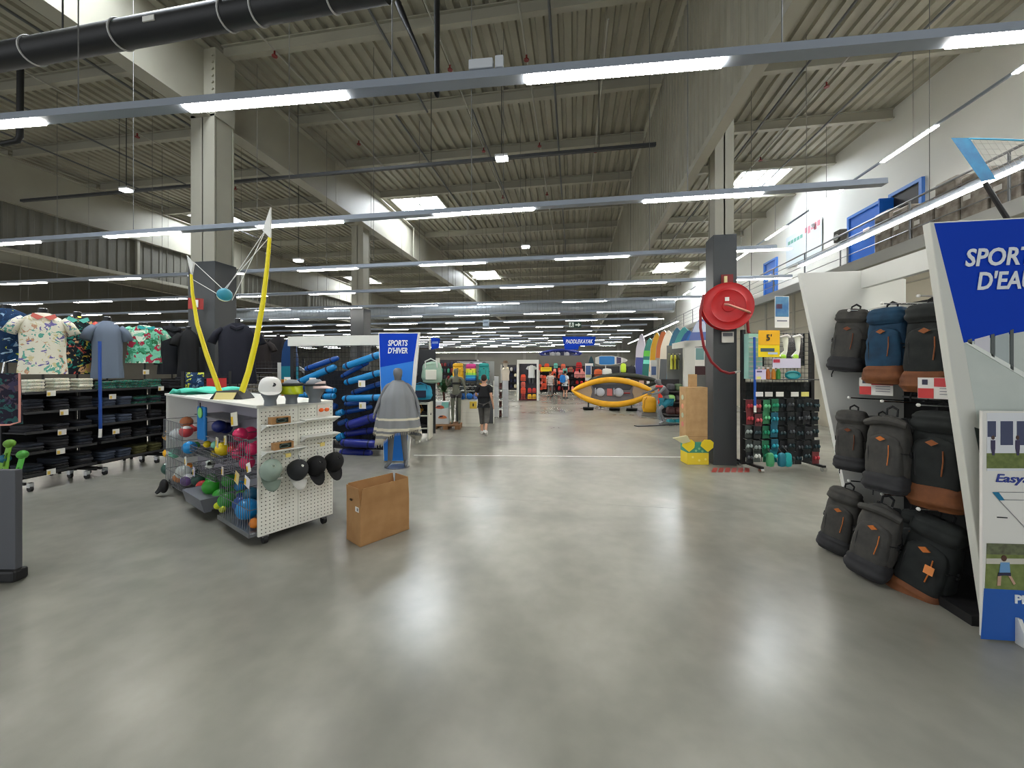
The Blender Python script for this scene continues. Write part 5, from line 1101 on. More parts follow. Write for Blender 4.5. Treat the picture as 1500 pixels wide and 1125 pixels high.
# bright backpacks hung above
for (u, v, m_, la) in ((671, 533, mat((232, 178, 30), .6), 'yellow backpack hung above the sandals shelf'), (690, 534, stripes('pack_rainbow', [(24, 110, 180), (60, 170, 190), (170, 214, 60), (220, 214, 60), (214, 70, 130)], 'Z', -1.55, .7, [0, .16, .4, .62, .8]), 'rainbow banded backpack hung between yellow and teal ones'), (709, 533, mat((28, 150, 146), .6), 'teal backpack hung above the sandals shelf')):
    m2 = m_
    if 'rainbow' in la: m2 = stripes('pack_rainbow2', [(214, 70, 140), (220, 214, 60), (150, 210, 70), (40, 150, 190), (20, 96, 170)], 'Z', -1.6, .7, [0, .28, .5, .62, .78])
    bq = backpack(la, at_d(u, v - 2, 12.5), YAW, m2, m2, mat((60, 60, 60), .6), s=1.12, seed=len(la), gr='bright backpacks'); bq.scale = (1.1, .9, 1.0)
MB().bx(-.55, .35, .2, .26, 1.95, 2.0).build('hook_bar', CHROME, ss)
# ---- rucksack wall behind the winter banner
q = at_d(628, 600, 9.8); rw = thing('bag_rack', 'dark rack of bags with white end shelf beside the winter banner', 'shop rack', (q.x, q.y, 0), YAW)
MB().bx(-.5, .12, .25, .3, .1, 2.3).build('back_board', mat((40, 42, 46), .7), rw); MB().bx(-.32, .22, .3, .34, 1.9, 2.08).build('header', OFFW, rw)
MB().bx(-.52, -.47, .2, .3, .02, 2.3).build('post', mat((30, 30, 34), .5), rw); MB().bx(.02, .06, -.25, .25, .02, .95).build('white_side', mat((216, 214, 200), .5), rw)
for z in (.3, .62, .92): MB().bx(-.47, .05, -.22, .25, z - .02, z).build('shelf_board', mat((206, 204, 190), .5), rw)
for z in (2.06, 1.6): MB().cyl((-.3, .25, z), (-.3, -.15, z + .02), .01, n=6).build('hook', CHROME, rw)
BL = lambda x, y, z: Matrix.Translation((q.x, q.y, 0)) @ Matrix.Rotation(YAW, 4, 'Z') @ Vector((x, y, z))
backpack('slate blue backpack hung beside the winter banner', BL(-.36, -.2, 2.2), YAW, mat((60, 66, 92), .8), mat((50, 54, 76), .8), brd, s=.85, seed=31, gr='bags on the rack')
for (x, z, w_, h_, c_, la) in ((.1, 1.42, .5, .56, (158, 186, 168), 'mint green cool bag with white straps on the rack'), (-.16, 1.0, .5, .4, (40, 150, 186), 'turquoise cool bag with dark pocket on the rack')):
    t = thing('cool_bag', la, 'bag', BL(x, -.06, z + .002), YAW); sack(w_, .26, 0, h_, seed=int(z * 9)).build('bag', mat(c_, .7), t, smooth=True)
    MB().tube([(-w_ * .3, -.1, h_ * .7), (-w_ * .28, -.16, h_), (0, -.17, h_ * 1.12), (w_ * .28, -.16, h_), (w_ * .3, -.1, h_ * .7)], .018, 6).build('handle', mat((226, 230, 226) if 'mint' in la else (30, 110, 150), .7), t, smooth=True)
    MB().box((.0, -.14, h_ * .4), (w_ * .55, .03, h_ * .45)).build('pocket', mat((226, 226, 214) if 'mint' in la else (24, 34, 60), .7), t, bevel=.02)
for i, (x, z, c_, s_) in enumerate(((-.06, .62, (24, 24, 26), 1.0), (-.08, .3, (40, 40, 42), 1.0), (-.32, .3, (70, 72, 76), 1.0))): shoe(BL(x, -.05, z + .001), YAW + R(20 * i), mat(c_, .6), BLACK, ('large black shoe on the upper white shelf beside the winter banner', 'dark sandal on the low white shelf beside the winter banner', 'grey sandal on the low white shelf beside the winter banner')[i], 'shoes near the winter banner', s_)
t = thing('straw_basket', 'yellow straw basket on the white end shelf', 'basket', BL(-.3, .0, .625), 0); MB().lathe([(0, 0), (.13, 0), (.17, .14), (.155, .14), (.12, .02), (0, .02)], 18).build('bowl', mat((206, 160, 70), .8), t, smooth=True); MB().tube([(.16, 0, .13), (.1, 0, .26), (-.1, 0, .26), (-.16, 0, .13)], .01, 6).build('handle', mat((186, 140, 60), .8), t)
# ---- stacked grey cubes with boots
q = fl(728, 611); cs = thing('cube_tower', 'tower of pale grey display cubes beside the walking man', 'display cubes', q, YAW)
for j in range(4): MB().bx(-.3, .05, 0, .35, j * .38, j * .38 + .37).build('cube', mat((190, 192, 196), .5), cs, bevel=.006); MB().bx(.2, .42, .05, .35, j * .34, j * .34 + .33).build('cube', mat((182, 184, 188), .5), cs, bevel=.006)
for j in range(1, 4): MB().bx(.05, .2, -.02, .34, j * .34 - .012, j * .34).build('gap_shelf', mat((170, 172, 176), .5), cs)
boot = None
for j in range(4):
    wp = Matrix.Translation(q) @ Matrix.Rotation(YAW, 4, 'Z') @ Vector((.125, .15, j * .34 + .002)); la = 'brown hiking boot stuck out between the grey cubes'
    if boot is None:
        boot = thing('hiking_boot', la, 'boot', wp, YAW, 'boots on the cube tower'); MB().tube([(0, .05, .24), (0, .05, .1), (0, .0, .06), (0, -.12, .05)], [.05, .048, .055, .035], 10).build('upper', mat((92, 52, 48), .7), boot, smooth=True); MB().bx(-.045, .045, -.16, .1, 0, .03).build('sole', BLACK, boot, bevel=.01)
    else: dup(boot, wp, YAW, la, 'boots on the cube tower')
bmn = thing('mannequin_torso', 'beige mannequin torso with hat behind the grey cubes', 'mannequin', Matrix.Translation(q) @ Matrix.Rotation(YAW, 4, 'Z') @ Vector((.31, .2, 1.352)))
MB().lathe([(0, 0), (.15, 0), (.14, .18), (.17, .34), (.14, .42), (.05, .46), (.045, .5), (.08, .56), (.085, .64), (.05, .7), (0, .72)], 16, Matrix.Diagonal((1, .65, 1, 1))).build('torso', mat((206, 196, 180), .6), bmn, smooth=True); MB().lathe([(.0, .66), (.16, .65), (.16, .665), (.09, .68), (.08, .74), (0, .76)], 16).build('hat', mat((120, 100, 80), .8), bmn, smooth=True)
# ---- far clothing racks along the far wall
def far_rack(u0, u1, Y, h_, la, cols, seed, v0=None):
    rnd = random.Random(seed); a, b_ = at_y(u0, 560, Y), at_y(u1, 560, Y); w_ = b_.x - a.x
    t = thing('pack_rack', la, 'shop rack', (a.x, Y, 0)); MB().bx(0, w_, .2, .25, .1, h_).build('back_board', mat((48, 46, 50), .7), t)
    for x in (0, w_): MB().bx(x - .04, x + .04, -.2, .25, 0, h_).build('post', mat((200, 200, 198), .5), t)
    nz = 4
    for j in range(nz):
        z = .25 + (h_ - .3) * j / nz; MB().bx(0, w_, -.15, .2, z - .03, z).build('shelf_board', mat((36, 36, 40), .6), t)
    n = max(3, int(w_ / .3))
    for j in range(nz):
        for i in range(n):
            z = .25 + (h_ - .3) * j / nz; c_ = rnd.choice(cols); m_ = mat(c_, .8)
            key = ('far', c_)
            if key not in fg:
                o = sack(1, 1, 0, 1, seed=i, n=10, m_=8).build('shelf_bag', m_, smooth=True); fg[key] = o
            else: o = fg[key].copy(); COL.objects.link(o)
            o.location = (a.x + (i + .5) * w_ / n, Y - .03, z + .001); o.scale = (w_ / n * .64, .24, (h_ - .3) / nz * rnd.uniform(.55, .85))
            tag(o, ('small %s pack on the ' % NAMES.get(c_, 'dark')) + la.split(' with ')[0], 'pack', 'packs on the ' + la.split(' with ')[0])
    return t
NAMES = {(226, 214, 180): 'cream', (40, 40, 48): 'black', (190, 186, 180): 'pale grey', (30, 34, 60): 'navy', (222, 84, 54): 'orange', (196, 40, 44): 'red', (226, 190, 50): 'yellow', (236, 150, 140): 'pink', (60, 150, 120): 'green', (120, 40, 40): 'maroon'}
far_rack(735, 758, 30, 2.1, 'dark far rack left of the life jacket stand'.replace('left of', 'behind'), [(226, 214, 180), (40, 40, 48), (190, 186, 180), (30, 34, 60)], 3)
far_rack(640, 700, 33, 2.6, 'far rack rising behind the bright backpacks with packs', [(30, 34, 60), (120, 40, 40), (40, 40, 48), (60, 150, 120)], 4)
far_rack(790, 862, 27.5, 2.0, 'life jacket wall rack with packs', [(222, 84, 54), (196, 40, 44), (40, 40, 48), (236, 150, 140), (222, 84, 54)], 5)
# ---- life jackets
wa, wb = at_y(786, 540, 27.5), at_y(862, 540, 27.5); t = thing('peg_wall', 'grey peg wall board behind the upper life jackets', 'shop rack', ((wa.x + wb.x) / 2, 27.72, 0)); MB().bx(-(wb.x - wa.x) / 2, (wb.x - wa.x) / 2, -.02, .03, 2.0, 2.75).build('board', mat((104, 104, 100), .7), t)
for x in (-1.5, 0, 1.5): MB().bx(x - .03, x + .03, .03, .09, 0, 2.75).build('post', DARK, t)
def vest(la, p, s, c1, c2, gr):
    if 'vest' not in fg:
        t = thing('life_jacket', la, 'life jacket', p, YAW * .5, gr)
        for sx in (-1, 1): MB().prism([(sx * .02, .0), (sx * .24, .0), (sx * .25, .34), (sx * .2, .52), (sx * .12, .6), (sx * .09, .46), (sx * .02, .36)], -.07, .0, 'XZ').build('front_panel', mat(c1, .7), t, bevel=.02)
        MB().prism([(-.23, .0), (.23, .0), (.22, .45), (.12, .58), (-.12, .58), (-.22, .45)], .01, .06, 'XZ').build('back_panel', mat(c1, .7), t, bevel=.02)
        MB().bx(-.25, .25, -.08, -.065, .12, .16).bx(-.25, .25, -.08, -.065, .26, .3).build('belt', mat(c2, .7), t); MB().bx(-.03, .03, -.09, -.075, .11, .17).build('buckle', BLACK, t); MB().cyl((0, .05, .5), (0, .56, .5), .012, n=6).build('hang_peg', STEEL, t)
        t.scale = (s, s, s); fg['vest'] = t; return t
    return dup(fg['vest'], p, YAW * .5, la, gr, s, {'front_panel': mat(c1, .7), 'back_panel': mat(c1, .7), 'belt': mat(c2, .7)})
ORN, RDD, PNK, TUR, BRNV = (226, 84, 50), (196, 36, 40), (236, 150, 144), (110, 206, 190), (170, 110, 90)
q = fl(773, 587); lj = thing('life_jacket_stand', 'white framed stand of orange life jackets and a dressed bust', 'shop display', q, YAW * .3)
MB().bx(-.6, -.5, 0, .5, 0, 2.3).build('side_panel', OFFW, lj); MB().bx(.5, .6, 0, .5, 0, 2.3).build('side_panel', OFFW, lj); MB().bx(-.5, .5, .0, .06, 2.08, 2.3).build('header_board', OFFW, lj); MB().bx(-.5, .5, .45, .5, .05, 2.1).build('back_board', mat((66, 64, 74), .7), lj); MB().bx(-.5, .5, 0, .45, .02, .1).build('plinth', mat((90, 30, 34), .6), lj)
QL = lambda x, y, z: Matrix.Translation(q) @ Matrix.Rotation(YAW * .3, 4, 'Z') @ Vector((x, y, z))
for (x, z, c1, s_, la) in ((-.26, 1.12, ORN, .75, 'orange life jacket at the top of the white framed stand'), (-.26, .78, (206, 96, 80), .62, 'pale orange life jacket second from the top of the white stand'), (-.26, .4, ORN, .75, 'orange life jacket above the dark red one on the white stand'), (-.26, .1, (150, 44, 40), .62, 'dark red life jacket at the foot of the white stand'), (.1, .45, (206, 60, 54), .55, 'small red life jacket under the dressed bust'), (.36, .45, (206, 60, 54), .55, 'small red life jacket under the dressed bust'), (.1, .1, (226, 176, 40), .58, 'yellow life jacket at the foot of the white stand'), (.36, .1, (226, 176, 40), .58, 'yellow life jacket at the foot of the white stand')): vest(la, QL(x, .12, z), s_ * .8, c1, (60, 40, 40), 'life jackets on the white stand')
t = shirt('pale grey tee with dark trousers on a bust in the white life jacket stand', QL(.2, .22, 1.28), YAW * .3, mat((206, 208, 206), .9), .72, .42, gr='busts far back', base=False)
for sx in (-.09, .09): MB().tube([(sx, 0, .06), (sx, 0, -.3)], [.09, .075], 10).build('trouser_leg', mat((70, 70, 74), .9), t, smooth=True)
for i, (u, v, c1, s_, la) in enumerate(((790, 542, ORN, .75, 'orange life jacket tilted beside the white stand top'), (801, 541, ORN, .75, 'orange life jacket hung above the yellow sign'), (814, 539, TUR, .62, 'turquoise life jacket hung on the far wall'), (825, 541, (226, 110, 80), .7, 'coral life jacket hung between turquoise and brown ones'), (836, 545, BRNV, .65, 'brown life jacket hung on the far wall'), (848, 541, RDD, .9, 'large red life jacket hung beside the blue kayak'), (845, 553, PNK, .8, 'pink life jacket of the pair on the wall rack'), (853, 553, PNK, .8, 'pink life jacket of the pair on the wall rack'), (821, 549, PNK, .62, 'pale pink life jacket above the blue rucksack'), (828, 547, TUR, .7, 'pale turquoise life jacket above the blue rucksack'), (797, 559, ORN, .8, 'orange life jacket under the yellow sign'), (797, 570, ORN, .8, 'orange life jacket low under the yellow sign'), (811, 552, ORN, .7, 'orange life jacket beside the yellow sign'))):
    vest(la, at_y(u, v, 27.24 if v < 548 else 27.2), s_ * .95, c1, (40, 30, 34), 'life jackets on the far wall')
p = at_y(800, 541, 26.5); t = thing('yellow_sign', 'yellow promotion sign among the orange life jackets', 'sign', p); MB().bx(-.38, .38, -.02, 0, -.15, .15).build('board', YEL, t); MB().bx(-.28, .28, -.025, -.02, .02, .06).build('print_bar', mat((200, 150, 30), .6), t); MB().bx(-.02, .02, 0, 1.22, -.1, .1).build('bracket', BLACK, t)
# ---- hung blue kayak, boards on the far wall
def lens(hl, hh, n=48):
    xs = [-hl + 2 * hl * i / (n // 2) for i in range(n // 2 + 1)]; f = lambda x: hh * max(0, 1 - (abs(x) / hl) ** 1.9) ** .92 + .004
    return [(x, f(x)) for x in xs] + [(x, -f(x)) for x in xs[::-1]][1:-1]
def kayak(la, p, rot, hl, hh, r_, tube, deck, seats, grp=None, extra=None):
    t = thing('inflatable_kayak', la, 'kayak', p); t.rotation_euler = rot
    o = lens(hl, hh); MB().tube([(x, -.02 * (1 - abs(x) / hl) - .12 * (abs(x) / hl) ** 3, z) for x, z in o], [r_ * (1 - .45 * (abs(x) / hl) ** 4) for x, z in o], 12, closed=True).build('side_tube', tube, t, smooth=True)
    i_ = lens(hl - r_ * .6, hh - r_ * .4); MB().prism(i_, .02, .1, 'XZ').build('hull_floor', tube, t); MB().prism([(x * .94, z * .96) for x, z in i_], -.01, .02, 'XZ').build('deck', deck, t)
    for s in (-1, 1): MB().prism([(s * hl * .97, 0), (s * hl * .55, hh * .62), (s * hl * .5, .0), (s * hl * .55, -hh * .62)], -.06, -.01, 'XZ').build('bow_cover', mat((150, 128, 104), .7) if grp is None else deck, t)
    for x in seats:
        s_ = MB().ell((x, -.06, -.03), (.2, .07, .2), 16, 10).build('seat', mat((166, 168, 174), .7), t, smooth=True); MB().box((x - .2, -.12, -.02), (.05, .16, .3)).build('seat_back', mat((150, 152, 160), .7), s_, bevel=.02)
    return t
pk = (at_y(842, 577, 17.4) + at_y(955, 577, 16.7)) / 2
YK = mottled('kayak_yellow', (236, 176, 24), (224, 160, 20), 3, .45)
ky = kayak('big yellow inflatable kayak with two grey seats shown on its side', Vector((pk.x, pk.y, .72 + .06)), (R(-22), 0, R(-4)), 1.68, .56, .13, YK, mat((98, 94, 96), .7), (-.5, .28))
MB().box((-.1, -.05, -.02), (.22, .04, .32)).build('red_mat', mat((176, 90, 84), .7), ky); MB().prism([(-.9, .35), (.9, .35), (.75, .12), (-.75, .12)], -.04, -.012, 'XZ').build('dark_inner', mat((44, 46, 52), .7), ky); MB().box((.62, -.05, -.05), (.26, .05, .04)).build('red_handle', mat((150, 30, 30), .6), ky)
for (x, la) in ((-1.0, 0), (.1, 1), (.8, 2)): MB().bx(x - .03, x + .03, .02, .08, -.72, -.2).bx(x - .22, x + .22, -.1, .2, -.76, -.72).build('stand_foot', BLACK, ky)
pk2 = at_y(912, 565, 17.9)
dk = kayak('dark olive kayak lying behind the yellow kayak', Vector((pk2.x, pk2.y, 1.2)), (R(-15), 0, R(-4)), 1.5, .3, .12, mottled('kayak_olive', (58, 62, 48), (40, 44, 36), 3, .5), mat((80, 60, 46), .7), (.2,), 'x')
for xx in (-.97, .93): MB().bx(xx - .03, xx + .03, .05, .11, -1.2, -.1).build('stand_post', BLACK, dk)
MB().box((.8, -.14, -.05), (.2, .01, .16)).build('label_card', mat((206, 170, 160), .6), dk); MB().box((1.08, -.14, -.05), (.12, .01, .12)).build('label_card', PAPER, dk)
p = fl(951, 609); yb = thing('yellow_carry_bag', 'yellow carry bag standing at the tip of the yellow kayak', 'bag', p, R(-5)); sack(.5, .35, .12, .75, seed=3).build('bag', YK, yb, smooth=True); MB().bx(-.26, .26, -.18, .18, 0, .13).build('grey_crate', mat((120, 114, 108), .7), yb, bevel=.01); MB().tube([(-.2, -.17, .3), (-.18, -.2, .6), (-.1, -.2, .72)], .012, 6).build('strap', mat((150, 100, 20), .7), yb)
p = at_y(821, 519, 30); bk = kayak('blue inflatable kayak hung high on the far wall', p, (R(-25), 0, 0), 1.6, .34, .13, mat((22, 40, 120), .5), mat((34, 38, 70), .6), (-.6, -.2, .5), 'x')
for x in (-1, 1): MB().cyl((x, .1, .2), (x, .1, 6.8), .008, n=4).build('hang_wire', STEEL, bk).rotation_euler = (R(25), 0, 0)
for x in (-1.2, 1.2): MB().box((x, -.12, 0), (.04, .02, .2)).build('white_mark', PAPER, bk)
def sup(la, p, rot, L_, W_, segs, gr=None, nose=.5, th=.07):
    """paddle board, origin at the tail, standing along +Z; segs = [(t0, t1, colour)]"""
    t = thing('paddle_board', la, 'paddle board', p, 0, gr); t.rotation_euler = rot
    def hw(t_): return W_ / 2 * min(1, (max(0, 1 - t_) / nose) ** .55) * min(1, .62 + t_ * 2.2) * (1 if t_ < 1 else 0) + .001
    MB().prism([(hw(i / 24), L_ * i / 24) for i in range(25)] + [(-hw(i / 24), L_ * i / 24) for i in range(24, -1, -1)], 0, th, 'XZ').build('hull', mat(segs[0][2], .4), t, bevel=.02)
    for si_, (a, b_, c_) in enumerate(segs):
        n = 8; ts = [a + (b_ - a) * i / n for i in range(n + 1)]; k_ = .88
        MB().prism([(hw(x) * k_, L_ * x) for x in ts] + [(-hw(x) * k_, L_ * x) for x in ts[::-1]], -.012 - .006 * si_, 0.0, 'XZ').build('deck_field', mat(c_, .5), t)
    return t
p = at_y(872, 528, 30); sp1 = sup('white paddle board with blue deck pads hung level on the far wall', p, (0, R(90), 0), 2.4, .72, [(.02, .98, (216, 216, 212)), (.12, .6, (36, 120, 190)), (.66, .8, (70, 60, 90)), (.84, .94, (196, 196, 196))])
MB().cyl((-.2, .1, .5), (-6, .1, .5), .008, n=4).cyl((-.2, .1, 2), (-6, .1, 2), .008, n=4).build('hang_wire', STEEL, sp1)
p = at_y(866, 562, 29.6); sup('dark teal paddle board standing against the far wall', (p.x, p.y, .0), (0, 0, 0), 2.75, .7, [(.02, .99, (24, 70, 82)), (.1, .8, (34, 96, 104))])
p = at_y(863, 550, 26); t = thing('poster', 'white poster with blue water photo near the kayaks', 'poster', (p.x, p.y, 0)); MB().bx(-.26, .26, 0, .03, 1.0, 2.15).build('sheet', PAPER, t); MB().bx(-.22, .22, -.005, 0, 1.4, 2.0).build('photo', mat((70, 100, 150), .5), t); MB().bx(-.22, .22, -.006, 0, 1.2, 1.4).build('photo_sand', mat((206, 196, 140), .5), t); MB().bx(-.02, .02, .03, .06, 0, 1.2).build('post', BLACK, t)
for (u, v, c_, w_, h_, la) in ((876, 546, (206, 92, 40), .5, .5, 'orange folded seat on the far boat rack'), (889, 545, (226, 226, 220), .6, .5, 'white boat pump case on the far boat rack'), (913, 540, (196, 226, 60), .34, .6, 'lime green vest on the far boat rack'), (906, 548, (214, 214, 206), .3, .26, 'white helmet on the far boat rack'), (925, 546, (26, 28, 40), .5, .7, 'black wetsuit bag on the far boat rack')):
    q_ = at_y(u, v + 6, 25); t = thing('boat_gear', la, 'boat gear', q_); sack(w_, .2, 0, h_, seed=u).build('gear_body', mat(c_, .6), t, smooth=True); MB().tube([(-.05, 0, h_ * .95), (0, 0, h_ * 1.12), (.05, 0, h_ * .95)], .012, 5).build('loop', BLACK, t)
a, b_ = at_y(866, 556, 25.3), at_y(930, 556, 25.3); t = thing('boat_gear_rack', 'dark rack behind the dark olive kayak', 'shop rack', (a.x, 25.1, 0)); MB().bx(0, b_.x - a.x, .2, .25, .1, 1.95).build('back_board', mat((50, 50, 54), .7), t)
for z in (.5, 1.0, 1.44): MB().bx(0, b_.x - a.x, -.3, .2, z - .03, z).build('shelf_board', mat((40, 40, 44), .6), t)
for i in range(4): MB().bx(i * (b_.x - a.x) / 3 - .03, i * (b_.x - a.x) / 3 + .03, .1, .2, 0, 2.0).build('post', mat((190, 190, 188), .5), t)
# ---- hanging section signs
p = at_y(848, 502, 21); sg = thing('hanging_sign', 'blue hanging sign lettered for paddle and kayak', 'sign', p, R(3)); k = 21 / FPX
MB().prism([(-24 * k, 9 * k), (24 * k, 8.5 * k), (22 * k, -4 * k), (0, -5 * k), (-1 * k, -10 * k), (-20 * k, -9.5 * k)], 0, .04, 'XZ').build('board', BLUE, sg)
text('sign_text', 'PADDLE\\KAYAK', .3, wt, sg, (0, -.006, 1.5 * k), (R(90), 0, 0), .25, .006, width=39 * k)
for x in (-.7, .7): MB().cyl((x, .02, 8.6 * k), (x, .02, 9.29 - p.z), .008, n=4).build('hang_wire', STEEL, sg)
p = at_y(635, 503, 13); sg = thing('hanging_sign', 'small blue sign on a white post behind the winter banner', 'sign', (p.x, p.y, 0), YAW); k = 13 / FPX
MB().bx(-7 * k, -4.5 * k, 0, .05, 0, p.z + 10 * k).build('post', OFFW, sg); MB().prism([(-4 * k, p.z + 9 * k), (10 * k, p.z + 7.5 * k), (8 * k, p.z - 7 * k), (-3 * k, p.z - 9.5 * k)], 0, .03, 'XZ').build('board', BLUE, sg)
MB().bx(-2 * k, 7 * k, -.006, 0, p.z - .5 * k, p.z + 3 * k).build('print_line', mat((120, 150, 220), .6), sg)
# ================================================================ RIGHT SIDE: PADDLE BOARDS, HOSE REEL, SWIM STAND
random.seed(33)
XB = 4.4
rk = thing('board_rack', 'white rail rack holding the standing paddle boards', 'shop rack', (XB + .66, 20, 0)); 
for z in (.25, 1.7): MB().bx(-.03, .03, -6.5, 8, z, z + .06).build('rail', OFFW, rk)
for y in (-6.4, -2, 2.5, 7.9): MB().bx(-.04, .04, y - .04, y + .04, 0, 2.4).build('post', OFFW, rk)
MB().bx(-1.05, .1, -6.5, 8, .0, .12).build('base', mat((150, 150, 146), .6), rk)
BD = [(934, 489, (214, 206, 214), [(.02, .99, (206, 200, 212)), (.3, .6, (70, 80, 150)), (.06, .28, (150, 60, 90))], 'white paddle board with blue and plum panels'), (946, 495, (30, 110, 104), [(.02, .99, (28, 108, 100)), (.55, .62, (120, 220, 200)), (.68, .78, (90, 180, 60))], 'green paddle board with mint stripe'),
      (956, 487, (226, 172, 30), [(.02, .4, (222, 222, 218)), (.4, .99, (228, 172, 28))], 'yellow topped paddle board with white lower half'), (965, 483, (180, 110, 70), [(.02, .99, (150, 146, 138)), (.6, .97, (196, 104, 50))], 'grey paddle board with orange nose'), (972, 484, (222, 214, 196), [(.02, .99, (222, 212, 194)), (.3, .6, (92, 96, 98)), (.1, .3, (80, 160, 206))], 'cream paddle board with grey and sky blue panels'),
      (984, 480, (40, 110, 140), [(.02, .99, (42, 112, 142)), (.1, .5, (196, 70, 50))], 'steel blue paddle board with red lower panel'), (994, 479, (60, 150, 150), [(.02, .99, (70, 160, 158))], 'sea green paddle board'), (1001, 484, (20, 90, 160), [(.02, .99, (18, 86, 156))], 'royal blue paddle board'), (1009, 483, (24, 110, 190), [(.02, .99, (24, 112, 192))], 'bright blue paddle board'), (1017, 467, (90, 110, 170), [(.02, .99, (92, 110, 170)), (.86, .97, (196, 206, 226))], 'tall violet blue paddle board with pale nose')]
for i, (u, v, c_, segs, la) in enumerate(BD):
    p = at_x(u, v, XB); h_ = p.z - .13
    sup(la + ' in the standing row', (p.x, p.y, .13), (R(-2), R(3), R(-52)), h_, .8 if i < 6 else .95, segs, 'standing paddle boards', .24)
# white framed clothes bay
p = at_d(1010, 600, 12.9); cbay = thing('clothes_bay', 'white framed bay with yellow tees and a poster behind the paper tower', 'shop display', (p.x, p.y, 0), YAW); k = 12.9 / FPX
X_ = lambda u: (u - 1010) * k; Z_ = lambda v: EYE - (v - 540) * k
MB().bx(X_(1002), X_(1018), 0, .1, 0, Z_(500)).build('pillar', OFFW, cbay); MB().prism([(X_(986), Z_(511)), (X_(1040), Z_(506)), (X_(1040), Z_(498)), (X_(1005), Z_(499)), (X_(986), Z_(503))], .0, .08, 'XZ').build('header_board', OFFW, cbay)
MB().bx(X_(1040), X_(1052), 0, .1, 0, Z_(499)).build('pillar', OFFW, cbay); MB().bx(X_(986), X_(1050), .5, .54, .1, Z_(505)).build('back_board', mat((120, 122, 120), .7), cbay)
MB().bx(X_(1018), X_(1032), -.01, 0, Z_(536), Z_(509)).build('poster', PAPER, cbay); MB().bx(X_(1019), X_(1031), -.015, -.01, Z_(527), Z_(510)).build('poster_photo', mat((120, 160, 160), .6), cbay); MB().bx(X_(1018), X_(1033), -.01, 0, Z_(549), Z_(537)).build('dark_poster', mat((60, 30, 34), .6), cbay)
MB().cyl((X_(984), .3, Z_(518)), (X_(1003), .3, Z_(518)), .012, n=6).build('hang_bar', CHROME, cbay)
W_ = lambda x, y, z: Matrix.Translation((p.x, p.y, 0)) @ Matrix.Rotation(YAW, 4, 'Z') @ Vector((x, y, z))
for i, (u, c_, la) in enumerate(((989, (206, 206, 80), 'yellow tee hung in the white framed bay'), (994, (196, 190, 70), 'mustard tee hung in the white framed bay'), (999, (96, 100, 70), 'olive tee hung in the white framed bay'))):
    pp = W_(X_(u), .3, Z_(541)); ts_ = shirt(la, pp, YAW + R(10), mat(c_, .9), .5, .34, gr='tees in the white bay', base=False); ts_.scale = (1, .28, 1); ts_.rotation_euler = (0, 0, YAW + R(72))
for j, (v, cs) in enumerate(((566, [(60, 60, 64), (90, 110, 80)]), (582, [(150, 200, 120), (60, 50, 54)]), (600, [(70, 40, 40), (90, 50, 44)]), (618, [(20, 120, 130), (24, 140, 150)]))):
    z = Z_(v + 7); MB().bx(X_(976), X_(1003), -.15, .4, z - .03, z).build('shelf_board', mat((70, 66, 66), .6), cbay)
    for i in range(2):
        pp = W_(X_(983 + i * 11), .05, z + .001); t = thing('gear_bundle', ('upper', 'second', 'third', 'lowest')[j] + (' green' if sum(cs[i][1:2]) > 105 and cs[i][0] < 160 and j != 3 else ' teal' if j == 3 else ' dark') + ' bundle in the bay behind the skiing mannequin' + (' near the pillar' if i else ''), 'gear', pp, YAW, 'bundles in the bay'); sack(.24, .3, 0, 11 * k, seed=j * 3 + i).build('bundle', mat(cs[i], .7), t, smooth=True); MB().tube([(-.09, -.1, .1), (0, -.16, .1), (.09, -.1, .1)], .012, 6).build('strap', BLACK, t)
MB().bx(X_(976), X_(1003), .42, .46, .1, Z_(556)).build('side_back', mat((54, 52, 54), .7), cbay)
# skiing mannequin
mp = fl(968, 623); sm = thing('mannequin', 'grey mannequin in red scarf and teal shorts posed on a water ski', 'mannequin', mp + Vector((0, 0, .03)), YAW - R(75))
J, k2_ = human(sm, 1.72, mgrey, dict(pel=(0, .22, .78), sp=(0, .2, .92), ch=(0, .12, 1.08), nb=(0, .02, 1.22), nk=(0, -.04, 1.29), h1=(0, -.09, 1.35), h2=(0, -.12, 1.41), h3=(0, -.12, 1.47), sL=(.17, .02, 1.2), sR=(-.17, .02, 1.2), eL=(.22, -.22, 1.04), wL=(.16, -.42, 1.0), hL=(.14, -.5, 1.0), eR=(-.24, -.2, 1.06), wR=(-.2, -.42, 1.02), hR=(-.18, -.5, 1.0), hpL=(.095, .2, .74), hpR=(-.095, .2, .74), kL=(.12, -.14, .5), kR=(-.1, -.02, .44), aL=(.12, .0, .1), aR=(-.1, .22, .1), tL=(.12, -.15, .04), tR=(-.1, .07, .04)))
V = [(tuple(J['pel']), .17 * k2_, .13 * k2_), (tuple(J['hpL']), .11, .11), (tuple(J['hpL'].lerp(J['kL'], .7)), .1, .1), (tuple(J['hpR']), .11, .11), (tuple(J['hpR'].lerp(J['kR'], .7)), .1, .1)]; skinmesh('shorts', V, [(0, 1), (1, 2), (0, 3), (3, 4)], mat((20, 110, 128), .8), sm, 2)
V = [(tuple(J['sp']), .15, .115), (tuple(J['ch']), .18, .135), (tuple(J['nb']), .1, .09)]; skinmesh('vest', V, [(0, 1), (1, 2)], mat((84, 82, 88), .8), sm, 2)
MB().tube([J['nk'] + Vector((.1 * math.cos(a_), .1 * math.sin(a_), -.06)) for a_ in [i * PI / 6 for i in range(12)]], .035, 8, closed=True).build('scarf', mat((206, 60, 60), .8), sm, smooth=True)
MB().prism([(-.1, -.9), (.1, -.9), (.1, .6), (.05, .8), (-.05, .8), (-.1, .6)], -.03, -.005, 'XY').build('water_ski', mat((40, 42, 50), .5), sm)
